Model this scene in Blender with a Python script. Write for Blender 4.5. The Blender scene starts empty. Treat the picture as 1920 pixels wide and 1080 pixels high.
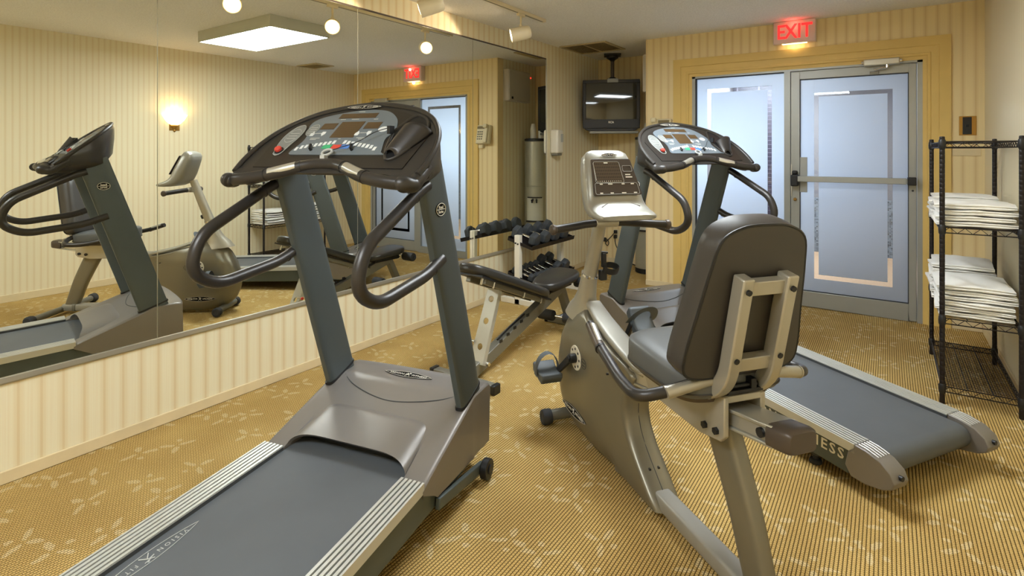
import bpy, bmesh, math, random
from mathutils import Vector, Matrix
random.seed(7)
PI = math.pi
R = math.radians
scn = bpy.context.scene
COL = scn.collection

# ------------------------------------------------------------------ camera
XR, YB, XN, YN, ZC, YREAR = 3.68, 5.543, 0.969, 6.437, 2.569, -1.6
ZB, ZT, YM = 0.4366, 2.3937, 5.112
cam = bpy.data.cameras.new('camera')
camo = bpy.data.objects.new('camera', cam)
COL.objects.link(camo)
camo.location = (3.063, 0, 1.394)
camo.rotation_euler = (R(90), 0, R(34.41))
cam.sensor_width = 36
cam.lens = 36 * 1028.4 / 1920
cam.shift_y = -(540 - 284.5) / 1920
cam.clip_start = 0.02
scn.camera = camo

# ------------------------------------------------------------------ world, exposure
w = bpy.data.worlds.new('world')
scn.world = w
w.use_nodes = True
w.node_tree.nodes['Background'].inputs[0].default_value = (0.9, 0.95, 1, 1)
w.node_tree.nodes['Background'].inputs[1].default_value = 0.3
scn.view_settings.view_transform = 'Standard'
scn.view_settings.look = 'None'
scn.view_settings.exposure = 0.0
scn.view_settings.gamma = 1
scn.view_settings.use_curve_mapping = False
PANEL_STRENGTH = 30.0      # fluorescent ceiling fixtures
SPOT_W = 16.0               # track spots
SCONCE_W = 2.5
CORRIDOR_W = 250.0          # daylight-white corridor behind the frosted glass

# ------------------------------------------------------------------ materials
def lin(c):
    out = []
    for v in c[:3]:
        v = v / 255.0
        out.append(v / 12.92 if v <= 0.04045 else ((v + 0.055) / 1.055) ** 2.4)
    return (*out, 1)

class NT:
    def __init__(s, m):
        s.t = m.node_tree
        s.n = s.t.nodes
    def node(s, typ, **kw):
        n = s.n.new(typ)
        for k, v in kw.items():
            setattr(n, k, v)
        return n
    def put(s, sock, v):
        if hasattr(v, 'is_linked') or isinstance(v, bpy.types.NodeSocket):
            s.t.links.new(v, sock)
        else:
            sock.default_value = v
    def m(s, op, a, b=0.0, c=None, clamp=False):
        n = s.node('ShaderNodeMath', operation=op, use_clamp=clamp)
        s.put(n.inputs[0], a)
        s.put(n.inputs[1], b)
        if c is not None:
            s.put(n.inputs[2], c)
        return n.outputs[0]
    def mix(s, f, a, b, mode='MIX'):
        n = s.node('ShaderNodeMix', data_type='RGBA', blend_type=mode)
        s.put(n.inputs[0], f)
        s.put(n.inputs[6], a)
        s.put(n.inputs[7], b)
        return n.outputs[2]
    def noise(s, vec, scale, detail=3, rough=0.5):
        n = s.node('ShaderNodeTexNoise')
        if vec is not None:
            s.put(n.inputs['Vector'], vec)
        n.inputs['Scale'].default_value = scale
        n.inputs['Detail'].default_value = detail
        n.inputs['Roughness'].default_value = rough
        return n.outputs[0]
    def smooth(s, v, lo, hi, a=0.0, b=1.0):
        n = s.node('ShaderNodeMapRange', interpolation_type='SMOOTHSTEP')
        s.put(n.inputs[0], v)
        n.inputs[1].default_value = lo
        n.inputs[2].default_value = hi
        n.inputs[3].default_value = a
        n.inputs[4].default_value = b
        return n.outputs[0]
    def bump(s, h, strength, dist=0.002):
        n = s.node('ShaderNodeBump')
        n.inputs['Strength'].default_value = strength
        n.inputs['Distance'].default_value = dist
        s.put(n.inputs['Height'], h)
        return n.outputs[0]
    def pos(s):
        g = s.node('ShaderNodeNewGeometry')
        sp = s.node('ShaderNodeSeparateXYZ')
        s.t.links.new(g.outputs['Position'], sp.inputs[0])
        return g.outputs['Position'], sp.outputs[0], sp.outputs[1], sp.outputs[2]
    def xyz(s, x, y, z):
        n = s.node('ShaderNodeCombineXYZ')
        s.put(n.inputs[0], x); s.put(n.inputs[1], y); s.put(n.inputs[2], z)
        return n.outputs[0]
    def objco(s):
        return s.node('ShaderNodeTexCoord').outputs['Object']

def new_mat(name):
    m = bpy.data.materials.new(name)
    m.use_nodes = True
    b = m.node_tree.nodes['Principled BSDF']
    return m, NT(m), b

def mat(name, col, rough=0.5, metal=0.0, spec=0.5, var=0.06, vscale=6, bump=0.0, bscale=300, coat=0.0, emit=None, es=0.0):
    m, t, b = new_mat(name)
    c = lin(col)
    if var:
        nz = t.noise(t.objco(), vscale, 4, 0.6)
        d = tuple(x * (1 - var * 2.2) for x in c[:3]) + (1,)
        e = tuple(min(1, x * (1 + var * 1.6)) for x in c[:3]) + (1,)
        t.put(b.inputs['Base Color'], t.mix(nz, d, e))
    else:
        b.inputs['Base Color'].default_value = c
    b.inputs['Roughness'].default_value = rough
    b.inputs['Metallic'].default_value = metal
    b.inputs['Specular IOR Level'].default_value = spec
    b.inputs['Coat Weight'].default_value = coat
    if bump:
        t.put(b.inputs['Normal'], t.bump(t.noise(t.objco(), bscale, 3, 0.6), bump, 0.001))
    if emit:
        b.inputs['Emission Color'].default_value = lin(emit)
        b.inputs['Emission Strength'].default_value = es
    return m

def wallpaper(name, axis, base=(240, 233, 204), line=(220, 198, 150), pitch=0.078, amt=0.6):
    m, t, b = new_mat(name)
    P, x, y, z = t.pos()
    c = (x, y)[axis]
    p = t.m('FRACT', t.m('DIVIDE', c, pitch))
    d = t.m('ABSOLUTE', t.m('SUBTRACT', p, 0.5))
    stripe = t.smooth(d, 0.09, 0.03)
    halo = t.smooth(d, 0.30, 0.10)
    fine = t.noise(t.xyz(t.m('MULTIPLY', c, 260.0), 0.0, t.m('MULTIPLY', z, 1.5)), 1.0, 2)
    blotch = t.noise(P, 1.3, 3)
    c1 = t.mix(t.m('MULTIPLY', halo, 0.35), lin(base), lin(line))
    c2 = t.mix(t.m('MULTIPLY', stripe, amt), c1, lin(line))
    c3 = t.mix(t.m('MULTIPLY', t.smooth(fine, 0.40, 0.70), 0.30), c2, lin((230, 212, 172)))
    c4 = t.mix(t.m('MULTIPLY', t.smooth(blotch, 0.40, 0.70), 0.15), c3, lin((238, 214, 176)))
    t.put(b.inputs['Base Color'], c4)
    b.inputs['Roughness'].default_value = 0.55
    b.inputs['Specular IOR Level'].default_value = 0.3
    t.put(b.inputs['Normal'], t.bump(fine, 0.12, 0.001))
    return m

def carpet():
    m, t, b = new_mat('carpet_gold_loop')
    P, x, y, z = t.pos()
    rx, ry = 0.0125, 0.011
    row = t.m('DIVIDE', x, rx)
    par = t.m('MULTIPLY', t.m('MODULO', t.m('FLOOR', row), 2.0), 0.5)
    wob = t.m('MULTIPLY', t.noise(P, 9.0, 2), 0.5)
    ly = t.m('ADD', t.m('ADD', t.m('DIVIDE', y, ry), par), wob)
    hx = t.m('SUBTRACT', 1.0, t.m('POWER', t.m('ABSOLUTE', t.m('SUBTRACT', t.m('MULTIPLY', t.m('FRACT', row), 2.0), 1.0)), 2.5))
    hy = t.m('SUBTRACT', 1.0, t.m('POWER', t.m('ABSOLUTE', t.m('SUBTRACT', t.m('MULTIPLY', t.m('FRACT', ly), 2.0), 1.0)), 2.5))
    h = t.m('MULTIPLY', hx, t.m('ADD', t.m('MULTIPLY', hy, 0.65), 0.35))
    # leaf sprigs: one per voronoi cell, turned at random
    sc = 5.0
    vo = t.node('ShaderNodeTexVoronoi', voronoi_dimensions='2D', feature='F1')
    vo.inputs['Scale'].default_value = sc
    vo.inputs['Randomness'].default_value = 0.8
    warp = t.node('ShaderNodeVectorMath', operation='ADD')
    t.put(warp.inputs[0], P)
    nz = t.node('ShaderNodeTexNoise'); nz.inputs['Scale'].default_value = 60.0
    t.put(nz.inputs['Vector'], P)
    ws = t.node('ShaderNodeVectorMath', operation='SCALE'); ws.inputs['Scale'].default_value = 0.020
    t.put(ws.inputs[0], nz.outputs['Color'])
    t.put(warp.inputs[1], ws.outputs[0])
    t.put(vo.inputs['Vector'], warp.outputs[0])
    sub = t.node('ShaderNodeVectorMath', operation='SUBTRACT')
    t.put(sub.inputs[0], warp.outputs[0]); t.put(sub.inputs[1], vo.outputs['Position'])
    sp = t.node('ShaderNodeSeparateXYZ'); t.put(sp.inputs[0], sub.outputs[0])
    sc_ = t.node('ShaderNodeSeparateColor'); t.put(sc_.inputs[0], vo.outputs['Color'])
    ang = t.m('MULTIPLY', sc_.outputs[0], 6.283)
    ca, sa = t.m('COSINE', ang), t.m('SINE', ang)
    lx = t.m('ADD', t.m('MULTIPLY', sp.outputs[0], ca), t.m('MULTIPLY', sp.outputs[1], sa))
    lyy = t.m('SUBTRACT', t.m('MULTIPLY', sp.outputs[1], ca), t.m('MULTIPLY', sp.outputs[0], sa))
    leaf = None
    for (a, dist, ra, rb) in ((20, 0.046, 0.034, 0.013), (118, 0.040, 0.028, 0.014), (228, 0.044, 0.036, 0.011), (300, 0.050, 0.013, 0.013)):
        c, s = math.cos(R(a)), math.sin(R(a))
        u = t.m('SUBTRACT', t.m('ADD', t.m('MULTIPLY', lx, c), t.m('MULTIPLY', lyy, s)), dist)
        v = t.m('SUBTRACT', t.m('MULTIPLY', lyy, c), t.m('MULTIPLY', lx, s))
        e = t.m('ADD', t.m('POWER', t.m('ABSOLUTE', t.m('DIVIDE', u, ra)), 2.0), t.m('POWER', t.m('ABSOLUTE', t.m('DIVIDE', v, rb)), 2.0))
        f = t.smooth(e, 1.15, 0.75)
        leaf = f if leaf is None else t.m('MAXIMUM', leaf, f)
    blot = t.noise(P, 2.2, 4)
    spk = t.noise(P, 330.0, 2)
    gold = t.mix(t.smooth(blot, 0.35, 0.7), lin((190, 154, 90)), lin((212, 178, 110)))
    gold = t.mix(t.m('MULTIPLY', t.smooth(spk, 0.45, 0.65), 0.6), gold, lin((246, 218, 150)))
    pale = t.mix(spk, lin((232, 210, 158)), lin((250, 234, 190)))
    col = t.mix(t.m('MULTIPLY', t.m('MULTIPLY', leaf, t.smooth(spk, 0.15, 0.5)), 0.55), gold, pale)
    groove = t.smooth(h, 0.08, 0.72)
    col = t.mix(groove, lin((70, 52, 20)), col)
    t.put(b.inputs['Base Color'], col)
    b.inputs['Roughness'].default_value = 0.95
    b.inputs['Specular IOR Level'].default_value = 0.1
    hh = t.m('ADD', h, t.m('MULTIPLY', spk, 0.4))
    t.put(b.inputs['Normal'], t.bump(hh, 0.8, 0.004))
    return m

def ceiling_mat():
    m, t, b = new_mat('popcorn_ceiling')
    P, x, y, z = t.pos()
    n1 = t.noise(P, 70.0, 4, 0.7)
    b.inputs['Roughness'].default_value = 0.9
    b.inputs['Specular IOR Level'].default_value = 0.1
    t.put(b.inputs['Base Color'], t.mix(t.smooth(n1, 0.3, 0.7), lin((232, 230, 226)), lin((246, 244, 240))))
    t.put(b.inputs['Normal'], t.bump(n1, 0.7, 0.008))
    return m

def mirror_mat():
    m, t, b = new_mat('mirror_silver')
    b.inputs['Base Color'].default_value = (0.88, 0.89, 0.83, 1)
    b.inputs['Metallic'].default_value = 1
    nz = t.noise(t.objco(), 3.0, 2)
    t.put(b.inputs['Roughness'], t.smooth(nz, 0.3, 0.8, 0.0, 0.008))
    return m

def frosted():
    m, t, b = new_mat('frosted_film_glass')
    for n in list(t.n):
        if n.type == 'BSDF_PRINCIPLED':
            t.n.remove(n)
    out = [n for n in t.n if n.type == 'OUTPUT_MATERIAL'][0]
    tr = t.node('ShaderNodeBsdfTranslucent')
    df = t.node('ShaderNodeBsdfDiffuse')
    gl = t.node('ShaderNodeBsdfGlossy')
    nz = t.noise(t.objco(), 1.4, 3)
    t.put(tr.inputs[0], t.mix(nz, (0.84, 0.89, 0.97, 1), (0.90, 0.94, 1.0, 1)))
    df.inputs[0].default_value = (0.66, 0.70, 0.78, 1)
    gl.inputs[0].default_value = (1, 1, 1, 1)
    gl.inputs['Roughness'].default_value = 0.25
    m1 = t.node('ShaderNodeMixShader'); m1.inputs[0].default_value = 0.28
    t.put(m1.inputs[1], tr.outputs[0]); t.put(m1.inputs[2], df.outputs[0])
    m2 = t.node('ShaderNodeMixShader'); m2.inputs[0].default_value = 0.04
    t.put(m2.inputs[1], m1.outputs[0]); t.put(m2.inputs[2], gl.outputs[0])
    t.put(out.inputs[0], m2.outputs[0])
    return m

def clear_glass():
    m, t, b = new_mat('clear_glass')
    for n in list(t.n):
        if n.type == 'BSDF_PRINCIPLED':
            t.n.remove(n)
    out = [n for n in t.n if n.type == 'OUTPUT_MATERIAL'][0]
    tr = t.node('ShaderNodeBsdfTransparent'); tr.inputs[0].default_value = (0.9, 0.93, 0.93, 1)
    gl = t.node('ShaderNodeBsdfGlossy'); gl.inputs['Roughness'].default_value = 0.02
    fr = t.node('ShaderNodeFresnel'); fr.inputs[0].default_value = 1.45
    mx = t.node('ShaderNodeMixShader')
    t.put(mx.inputs[0], fr.outputs[0]); t.put(mx.inputs[1], tr.outputs[0]); t.put(mx.inputs[2], gl.outputs[0])
    t.put(out.inputs[0], mx.outputs[0])
    return m

def tile_mat(name, c1, c2, mortar, sx, sz):
    m, t, b = new_mat(name)
    P, x, y, z = t.pos()
    br = t.node('ShaderNodeTexBrick', offset=0.0)
    t.put(br.inputs['Vector'], t.xyz(t.m('DIVIDE', x, sx), t.m('DIVIDE', z, sz), 0.0))
    br.inputs['Color1'].default_value = lin(c1); br.inputs['Color2'].default_value = lin(c2); br.inputs['Mortar'].default_value = lin(mortar)
    br.inputs['Scale'].default_value = 1.0; br.inputs['Mortar Size'].default_value = 0.03
    br.inputs['Brick Width'].default_value = 1.0; br.inputs['Row Height'].default_value = 1.0
    t.put(b.inputs['Base Color'], br.outputs[0])
    b.inputs['Roughness'].default_value = 0.4
    return m

def dot_screen(name, base, dot, pitch):
    m, t, b = new_mat(name)
    o = t.node('ShaderNodeSeparateXYZ'); t.put(o.inputs[0], t.objco())
    def ax(v):
        return t.m('ABSOLUTE', t.m('SUBTRACT', t.m('FRACT', t.m('DIVIDE', v, pitch)), 0.5))
    a = ax(o.outputs[0]); c = ax(t.m('MULTIPLY', o.outputs[1], 1.29))
    d = t.m('ADD', t.m('POWER', a, 2.0), t.m('POWER', c, 2.0))
    t.put(b.inputs['Base Color'], t.mix(t.smooth(d, 0.11, 0.07), lin(base), lin(dot)))
    b.inputs['Roughness'].default_value = 0.3
    b.inputs['Specular IOR Level'].default_value = 0.3
    return m

M = {}
M['wp_x'] = wallpaper('wallpaper_stripe_x', 0, base=(242, 222, 172), line=(216, 184, 126), amt=0.5)
M['wp_y'] = wallpaper('wallpaper_stripe_y', 1)
M['wp_r'] = wallpaper('wallpaper_stripe_right', 1, base=(236, 226, 194), line=(222, 202, 160), pitch=0.052, amt=0.6)
M['carpet'] = carpet()
M['ceil'] = ceiling_mat()
M['mirror'] = mirror_mat()
M['frost'] = frosted()
M['glass'] = clear_glass()
M['casing'] = mat('casing_yellow_paint', (226, 194, 116), 0.5, var=0.04)
M['base'] = mat('baseboard_cream', (226, 208, 168), 0.5, var=0.06)
M['alu'] = mat('door_aluminium', (166, 168, 164), 0.38, 0.35, var=0.03)
M['alu_dark'] = mat('door_gasket', (40, 42, 48), 0.6)
M['alu_bright'] = mat('bright_aluminium', (200, 198, 188), 0.32, 0.7, var=0.03)
M['chrome'] = mat('chrome', (220, 220, 220), 0.15, 1.0, var=0)
M['brass'] = mat('brass_antique', (172, 132, 66), 0.35, 0.8)
M['white'] = mat('white_enamel', (232, 226, 210), 0.45, var=0.03)
M['cream'] = mat('cream_plastic', (226, 214, 178), 0.45, var=0.03)
M['spotcan'] = mat('cream_spot_can', (232, 218, 184), 0.4, var=0.03)
M['black'] = mat('black_plastic', (26, 26, 28), 0.45, var=0.05)
M['blackmetal'] = mat('black_enamel', (32, 26, 26), 0.4, 0.3, var=0.05)
M['rubber'] = mat('black_rubber', (48, 50, 54), 0.7, var=0.08, bump=0.15)
M['pedal'] = mat('pedal_grey_rubber', (84, 90, 94), 0.55, var=0.06)
M['strut'] = mat('bike_strut_grey', (158, 156, 148), 0.38, 0.3, var=0.03)
M['tv'] = mat('tv_black_plastic', (38, 36, 34), 0.5, var=0.06, bump=0.1)
M['screen'] = mat('tv_glass_tube', (46, 46, 40), 0.05, spec=0.9, var=0.0)
M['post'] = mat('slate_grey_paint', (82, 90, 92), 0.42, 0.25, var=0.04)
M['skirt'] = mat('slate_frame_paint', (84, 92, 90), 0.45, 0.2, var=0.04)
M['hood'] = mat('pewter_plastic', (134, 129, 125), 0.38, 0.4, var=0.03)
M['shell'] = mat('console_charcoal', (56, 53, 50), 0.38, 0.2, var=0.04)
M['facebrown'] = mat('console_face_black', (40, 36, 33), 0.42, var=0.05)
M['tube'] = mat('handrail_bronze_black', (60, 57, 55), 0.36, 0.4, var=0.05, bump=0.05)
M['plate'] = mat('console_plate_bluegrey', (112, 122, 130), 0.4, 0.1, var=0.03)
M['plate2'] = mat('console_oval_grey', (130, 134, 132), 0.4, 0.1, var=0.03)
M['ledscr'] = dot_screen('amber_dot_screen', (70, 54, 36), (112, 90, 58), 0.0048)
M['seg'] = mat('amber_segment_screen', (82, 64, 42), 0.3, var=0.1, vscale=90)
M['btn'] = mat('white_button', (226, 230, 230), 0.5, var=0.0)
M['green'] = mat('green_button', (60, 176, 120), 0.5, var=0.0)
M['red'] = mat('red_button', (214, 70, 56), 0.5, var=0.0)
M['blue'] = mat('blue_button', (80, 128, 206), 0.5, var=0.0)
M['belt'] = mat('treadmill_belt', (88, 92, 96), 0.55, var=0.08, vscale=4, bump=0.12, bscale=900)
M['rib'] = mat('rail_rib_silver', (206, 206, 200), 0.4, 0.4, var=0.03)
M['groove'] = mat('rail_groove_dark', (64, 66, 68), 0.6)
M['bike'] = mat('bike_champagne_paint', (130, 125, 110), 0.34, 0.5, var=0.03)
M['bikelight'] = mat('bike_light_silver', (182, 177, 163), 0.36, 0.5, var=0.03)
M['bikecap'] = mat('bike_brown_cap', (84, 74, 66), 0.4, 0.2, var=0.05)
M['vinyl'] = mat('seat_vinyl_grey', (66, 62, 58), 0.42, var=0.05, bump=0.1, bscale=500)
M['vinyl_b'] = mat('seat_vinyl_slate', (96, 98, 98), 0.42, var=0.05, bump=0.1, bscale=500)
M['vinyl_k'] = mat('bench_vinyl_black', (50, 48, 45), 0.36, var=0.1, bump=0.1, bscale=400)
M['consilver'] = mat('bike_console_silver', (166, 164, 154), 0.34, 0.45, var=0.02)
M['consface'] = mat('bike_console_face', (66, 56, 48), 0.35, var=0.04)
M['consdots'] = dot_screen('bike_console_dots', (84, 72, 58), (58, 48, 38), 0.009)
M['ink'] = mat('white_print', (236, 232, 220), 0.5, var=0.0)
M['inkdim'] = mat('grey_print', (186, 188, 184), 0.5, var=0.0)
M['badge'] = mat('badge_black', (14, 13, 12), 0.65, spec=0.12, var=0.0)
M['steel'] = mat('bench_silver_paint', (196, 194, 182), 0.38, 0.3, var=0.04)
M['steelgrey'] = mat('bench_grey_paint', (128, 126, 116), 0.4, 0.3, var=0.05)
M['iron'] = mat('dumbbell_rubber', (58, 62, 66), 0.55, var=0.08, bump=0.2, bscale=260)
M['towel'] = mat('white_terry', (244, 242, 236), 0.95, spec=0.1, var=0.03, bump=0.6, bscale=700)
M['cooler'] = mat('cooler_silver', (176, 176, 162), 0.35, 0.5, var=0.03)
M['coolerface'] = mat('cooler_pale_front', (206, 206, 192), 0.45, 0.1, var=0.03)
M['cup'] = mat('paper_cup', (240, 236, 224), 0.6, var=0.02)
M['cab'] = mat('cabinet_grey_white', (200, 192, 178), 0.5, var=0.03)
M['vent'] = mat('vent_tan', (196, 180, 140), 0.5, var=0.04)
M['ventdark'] = mat('vent_dark', (132, 118, 86), 0.7, var=0.0)
M['exitbox'] = mat('exit_housing', (226, 208, 200), 0.5, var=0.02)
M['exitred'] = mat('exit_letters_lit', (235, 50, 50), 0.5, var=0.0, emit=(255, 44, 44), es=1.3)
M['exitlamp'] = mat('exit_down_lamp', (255, 230, 180), 0.5, var=0.0, emit=(255, 214, 150), es=4.0)
M['diffuser'] = mat('fluorescent_diffuser', (255, 255, 250), 0.5, var=0.0, emit=(240, 248, 253), es=PANEL_STRENGTH)
M['fixture'] = mat('fixture_white_metal', (196, 196, 182), 0.5, var=0.02)
M['bulb'] = mat('spot_bulb_lit', (255, 244, 220), 0.5, var=0.0, emit=(255, 226, 182), es=9.0)
M['shade'] = mat('sconce_glass_lit', (255, 244, 214), 0.4, var=0.0, emit=(255, 220, 150), es=5.0)
M['led'] = mat('red_led', (255, 60, 50), 0.4, var=0.0, emit=(255, 40, 30), es=6)
M['cor_wall'] = mat('corridor_wall', (112, 106, 106), 0.7, var=0.03)
M['cor_tile'] = tile_mat('corridor_slate_tile', (40, 33, 44), (50, 42, 52), (120, 112, 122), 0.3, 0.06)
M['cor_floor'] = mat('corridor_tan_floor', (158, 124, 92), 0.8, var=0.06)
M['cor_mosaic'] = tile_mat('corridor_mosaic', (40, 44, 52), (120, 126, 132), (190, 190, 190), 0.02, 0.02)

# ------------------------------------------------------------------ mesh helpers
class MB:
    def __init__(s):
        s.bm = bmesh.new()
    def ring(s, pts):
        return [s.bm.verts.new(p) for p in pts]
    def face(s, vs):
        try:
            return s.bm.faces.new(vs)
        except ValueError:
            return None
    def loft(s, rings, cap=True, closed=True):
        rs = [s.ring(r) for r in rings]
        n = len(rs[0])
        for a, b in zip(rs[:-1], rs[1:]):
            for i in range(n if closed else n - 1):
                j = (i + 1) % n
                s.face([a[i], a[j], b[j], b[i]])
        if cap:
            s.face(list(reversed(rs[0])))
            s.face(rs[-1])
        return s
    def box(s, c, d, rot=None):
        c = Vector(c)
        vs = []
        for sx in (-.5, .5):
            for sy in (-.5, .5):
                for sz in (-.5, .5):
                    v = Vector((sx * d[0], sy * d[1], sz * d[2]))
                    if rot is not None:
                        v = rot @ v
                    vs.append(s.bm.verts.new(c + v))
        for f in ((0, 1, 3, 2), (4, 6, 7, 5), (0, 4, 5, 1), (2, 3, 7, 6), (0, 2, 6, 4), (1, 5, 7, 3)):
            s.face([vs[i] for i in f])
        return s
    def box2(s, a, b):
        return s.box([(p + q) / 2 for p, q in zip(a, b)], [abs(q - p) for p, q in zip(a, b)])
    def tube(s, pts, r, seg=12, cap=True, closed=False, flat=None):
        pts = [Vector(p) for p in pts]
        n = len(pts)
        tans = []
        for i in range(n):
            if closed:
                t = pts[(i + 1) % n] - pts[i - 1]
            else:
                t = pts[min(i + 1, n - 1)] - pts[max(i - 1, 0)]
            tans.append(t.normalized())
        up = Vector((0, 0, 1))
        if abs(tans[0].dot(up)) > 0.95:
            up = Vector((1, 0, 0))
        nrm = (up - tans[0] * up.dot(tans[0])).normalized()
        rings = []
        for i in range(n):
            nrm = (nrm - tans[i] * nrm.dot(tans[i])).normalized()
            bi = tans[i].cross(nrm)
            rr = r[i] if isinstance(r, (list, tuple)) else r
            a, b = (rr, rr) if flat is None else (rr * flat[0], rr * flat[1])
            rings.append([pts[i] + nrm * math.cos(2 * PI * k / seg) * a + bi * math.sin(2 * PI * k / seg) * b for k in range(seg)])
        if closed:
            rings.append(rings[0])
            rs = [s.ring(q) for q in rings[:-1]]
            for i in range(n):
                a, b = rs[i], rs[(i + 1) % n]
                for k in range(seg):
                    j = (k + 1) % seg
                    s.face([a[k], a[j], b[j], b[k]])
            return s
        return s.loft(rings, cap)
    def cyl(s, p0, p1, r, r2=None, seg=16):
        return s.tube([p0, p1], [r, r if r2 is None else r2], seg)
    def lathe(s, prof, mtx=None, seg=24, cap=True):
        rings = []
        for (r, h) in prof:
            q = [Vector((r * math.cos(2 * PI * k / seg), r * math.sin(2 * PI * k / seg), h)) for k in range(seg)]
            if mtx is not None:
                q = [mtx @ v for v in q]
            rings.append(q)
        return s.loft(rings, cap)
    def prism(s, poly, f0, f1):
        """poly 2D points, f0/f1 map a 2D point to the two end faces"""
        return s.loft([[f0(p) for p in poly], [f1(p) for p in poly]])
    def ball(s, c, r, seg=16, sc=(1, 1, 1)):
        prof = [(math.sin(PI * i / 10) * r + 1e-5, -math.cos(PI * i / 10) * r) for i in range(11)]
        m = Matrix.Translation(Vector(c)) @ Matrix.Diagonal((*sc, 1))
        return s.lathe(prof, m, seg)
    def grid(s, fn, nu, nv):
        vs = [[s.bm.verts.new(fn(i / nu, j / nv)) for j in range(nv + 1)] for i in range(nu + 1)]
        for i in range(nu):
            for j in range(nv):
                s.face([vs[i][j], vs[i + 1][j], vs[i + 1][j + 1], vs[i][j + 1]])
        return vs
    def add_mesh(s, me, mtx):
        base = len(s.bm.verts)
        vs = [s.bm.verts.new(mtx @ v.co) for v in me.vertices]
        for p in me.polygons:
            s.face([vs[i] for i in p.vertices])
        return s

def mk(name, mb, m, parent=None, bevel=0.0, segs=2, angle=35, loc=None, sub=0):
    bm = mb.bm
    bmesh.ops.remove_doubles(bm, verts=bm.verts, dist=1e-6)
    bmesh.ops.recalc_face_normals(bm, faces=bm.faces)
    me = bpy.data.meshes.new(name)
    bm.to_mesh(me)
    bm.free()
    for p in me.polygons:
        p.use_smooth = True
    me.set_sharp_from_angle(angle=R(angle))
    me.materials.append(M[m])
    o = bpy.data.objects.new(name, me)
    COL.objects.link(o)
    if parent is not None:
        o.parent = parent
    if loc is not None:
        o.location = loc
    if bevel:
        b = o.modifiers.new('bevel', 'BEVEL')
        b.width = bevel
        b.segments = segs
        b.limit_method = 'ANGLE'
        b.angle_limit = R(40)
        b.harden_normals = False
    if sub:
        b = o.modifiers.new('sub', 'SUBSURF')
        b.levels = b.render_levels = sub
    return o

def tag(o, label, cat, group=None):
    o['label'] = label
    o['category'] = cat
    if group:
        o['group'] = group
    return o

def thing(name, label, cat, loc=(0, 0, 0), rz=0.0, group=None):
    o = bpy.data.objects.new(name, None)
    o.empty_display_size = 0.1
    COL.objects.link(o)
    o.location = loc
    o.rotation_euler = (0, 0, rz)
    return tag(o, label, cat, group)

def struct(name, mb, m, parent=None, **kw):
    o = mk(name, mb, m, parent, **kw)
    if parent is None:
        o['kind'] = 'structure'
    return o

def copy_tree(o, parent=None):
    c = o.copy()
    COL.objects.link(c)
    if parent is not None:
        c.parent = parent
    for ch in [x for x in scn.objects if x.parent == o]:
        copy_tree(ch, c)
    return c

def fillet(pts, rad, n=6):
    pts = [Vector(p) for p in pts]
    out = [pts[0]]
    for i in range(1, len(pts) - 1):
        a, b, c = pts[i - 1], pts[i], pts[i + 1]
        r = rad[i] if isinstance(rad, (list, tuple)) else rad
        d1, d2 = (a - b), (c - b)
        r1 = min(r, d1.length * 0.48, d2.length * 0.48)
        p, q = b + d1.normalized() * r1, b + d2.normalized() * r1
        for k in range(n + 1):
            t = k / n
            out.append(p * (1 - t) ** 2 + b * 2 * t * (1 - t) + q * t * t)
    out.append(pts[-1])
    return out

def smoothpath(pts, n=8):
    pts = [Vector(p) for p in pts]
    out = []
    for i in range(len(pts) - 1):
        p0 = pts[max(i - 1, 0)]; p1 = pts[i]; p2 = pts[i + 1]; p3 = pts[min(i + 2, len(pts) - 1)]
        for k in range(n):
            t = k / n
            out.append(0.5 * ((2 * p1) + (p2 - p0) * t + (2 * p0 - 5 * p1 + 4 * p2 - p3) * t * t + (3 * p1 - p0 - 3 * p2 + p3) * t ** 3))
    out.append(pts[-1])
    return out

def superell(a, b, n=24, e=2.6):
    out = []
    for k in range(n):
        t = 2 * PI * k / n
        c, s = math.cos(t), math.sin(t)
        out.append((a * math.copysign(abs(c) ** (2 / e), c), b * math.copysign(abs(s) ** (2 / e), s)))
    return out

def frame_mtx(o, x, y):
    x = Vector(x).normalized(); y = Vector(y)
    z = x.cross(y).normalized(); y = z.cross(x)
    return Matrix(((x[0], y[0], z[0], o[0]), (x[1], y[1], z[1], o[1]), (x[2], y[2], z[2], o[2]), (0, 0, 0, 1)))

def text_mb(mb, s, size, mtx, extrude=0.0004, bold=0.0, spacing=1.0, fit=None, shear=0.0):
    cu = bpy.data.curves.new('t', 'FONT')
    cu.body = s
    cu.size = size
    cu.extrude = extrude
    cu.offset = bold
    cu.align_x = 'CENTER'
    cu.align_y = 'CENTER'
    cu.space_character = spacing
    cu.shear = shear
    cu.resolution_u = 2
    o = bpy.data.objects.new('t', cu)
    me = bpy.data.meshes.new_from_object(o)
    if fit:
        xs = [v.co.x for v in me.vertices]
        k = fit / max(1e-6, max(xs) - min(xs))
        mtx = mtx @ Matrix.Diagonal((k, 1, 1, 1))
    mb.add_mesh(me, mtx)
    bpy.data.objects.remove(o)
    bpy.data.curves.remove(cu)
    bpy.data.meshes.remove(me)
    return mb

def ellipse(a, b, n=36):
    return [(a * math.cos(2 * PI * k / n), b * math.sin(2 * PI * k / n)) for k in range(n)]

def lens(a, b, n=18):
    """pointed oval outline"""
    top = [(-a + 2 * a * k / n, b * math.sin(PI * k / n) ** 0.85) for k in range(n + 1)]
    bot = [(x, -y) for x, y in reversed(top[1:-1])]
    return top + bot

def flat(mb, poly, mtx, th):
    return mb.prism(poly, lambda p: mtx @ Vector((p[0], p[1], 0)), lambda p: mtx @ Vector((p[0], p[1], th)))

def outline(mb, poly, mtx, r, lift=0.0006):
    return mb.tube([mtx @ Vector((p[0], p[1], lift)) for p in poly], r, 5, closed=True)

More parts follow.
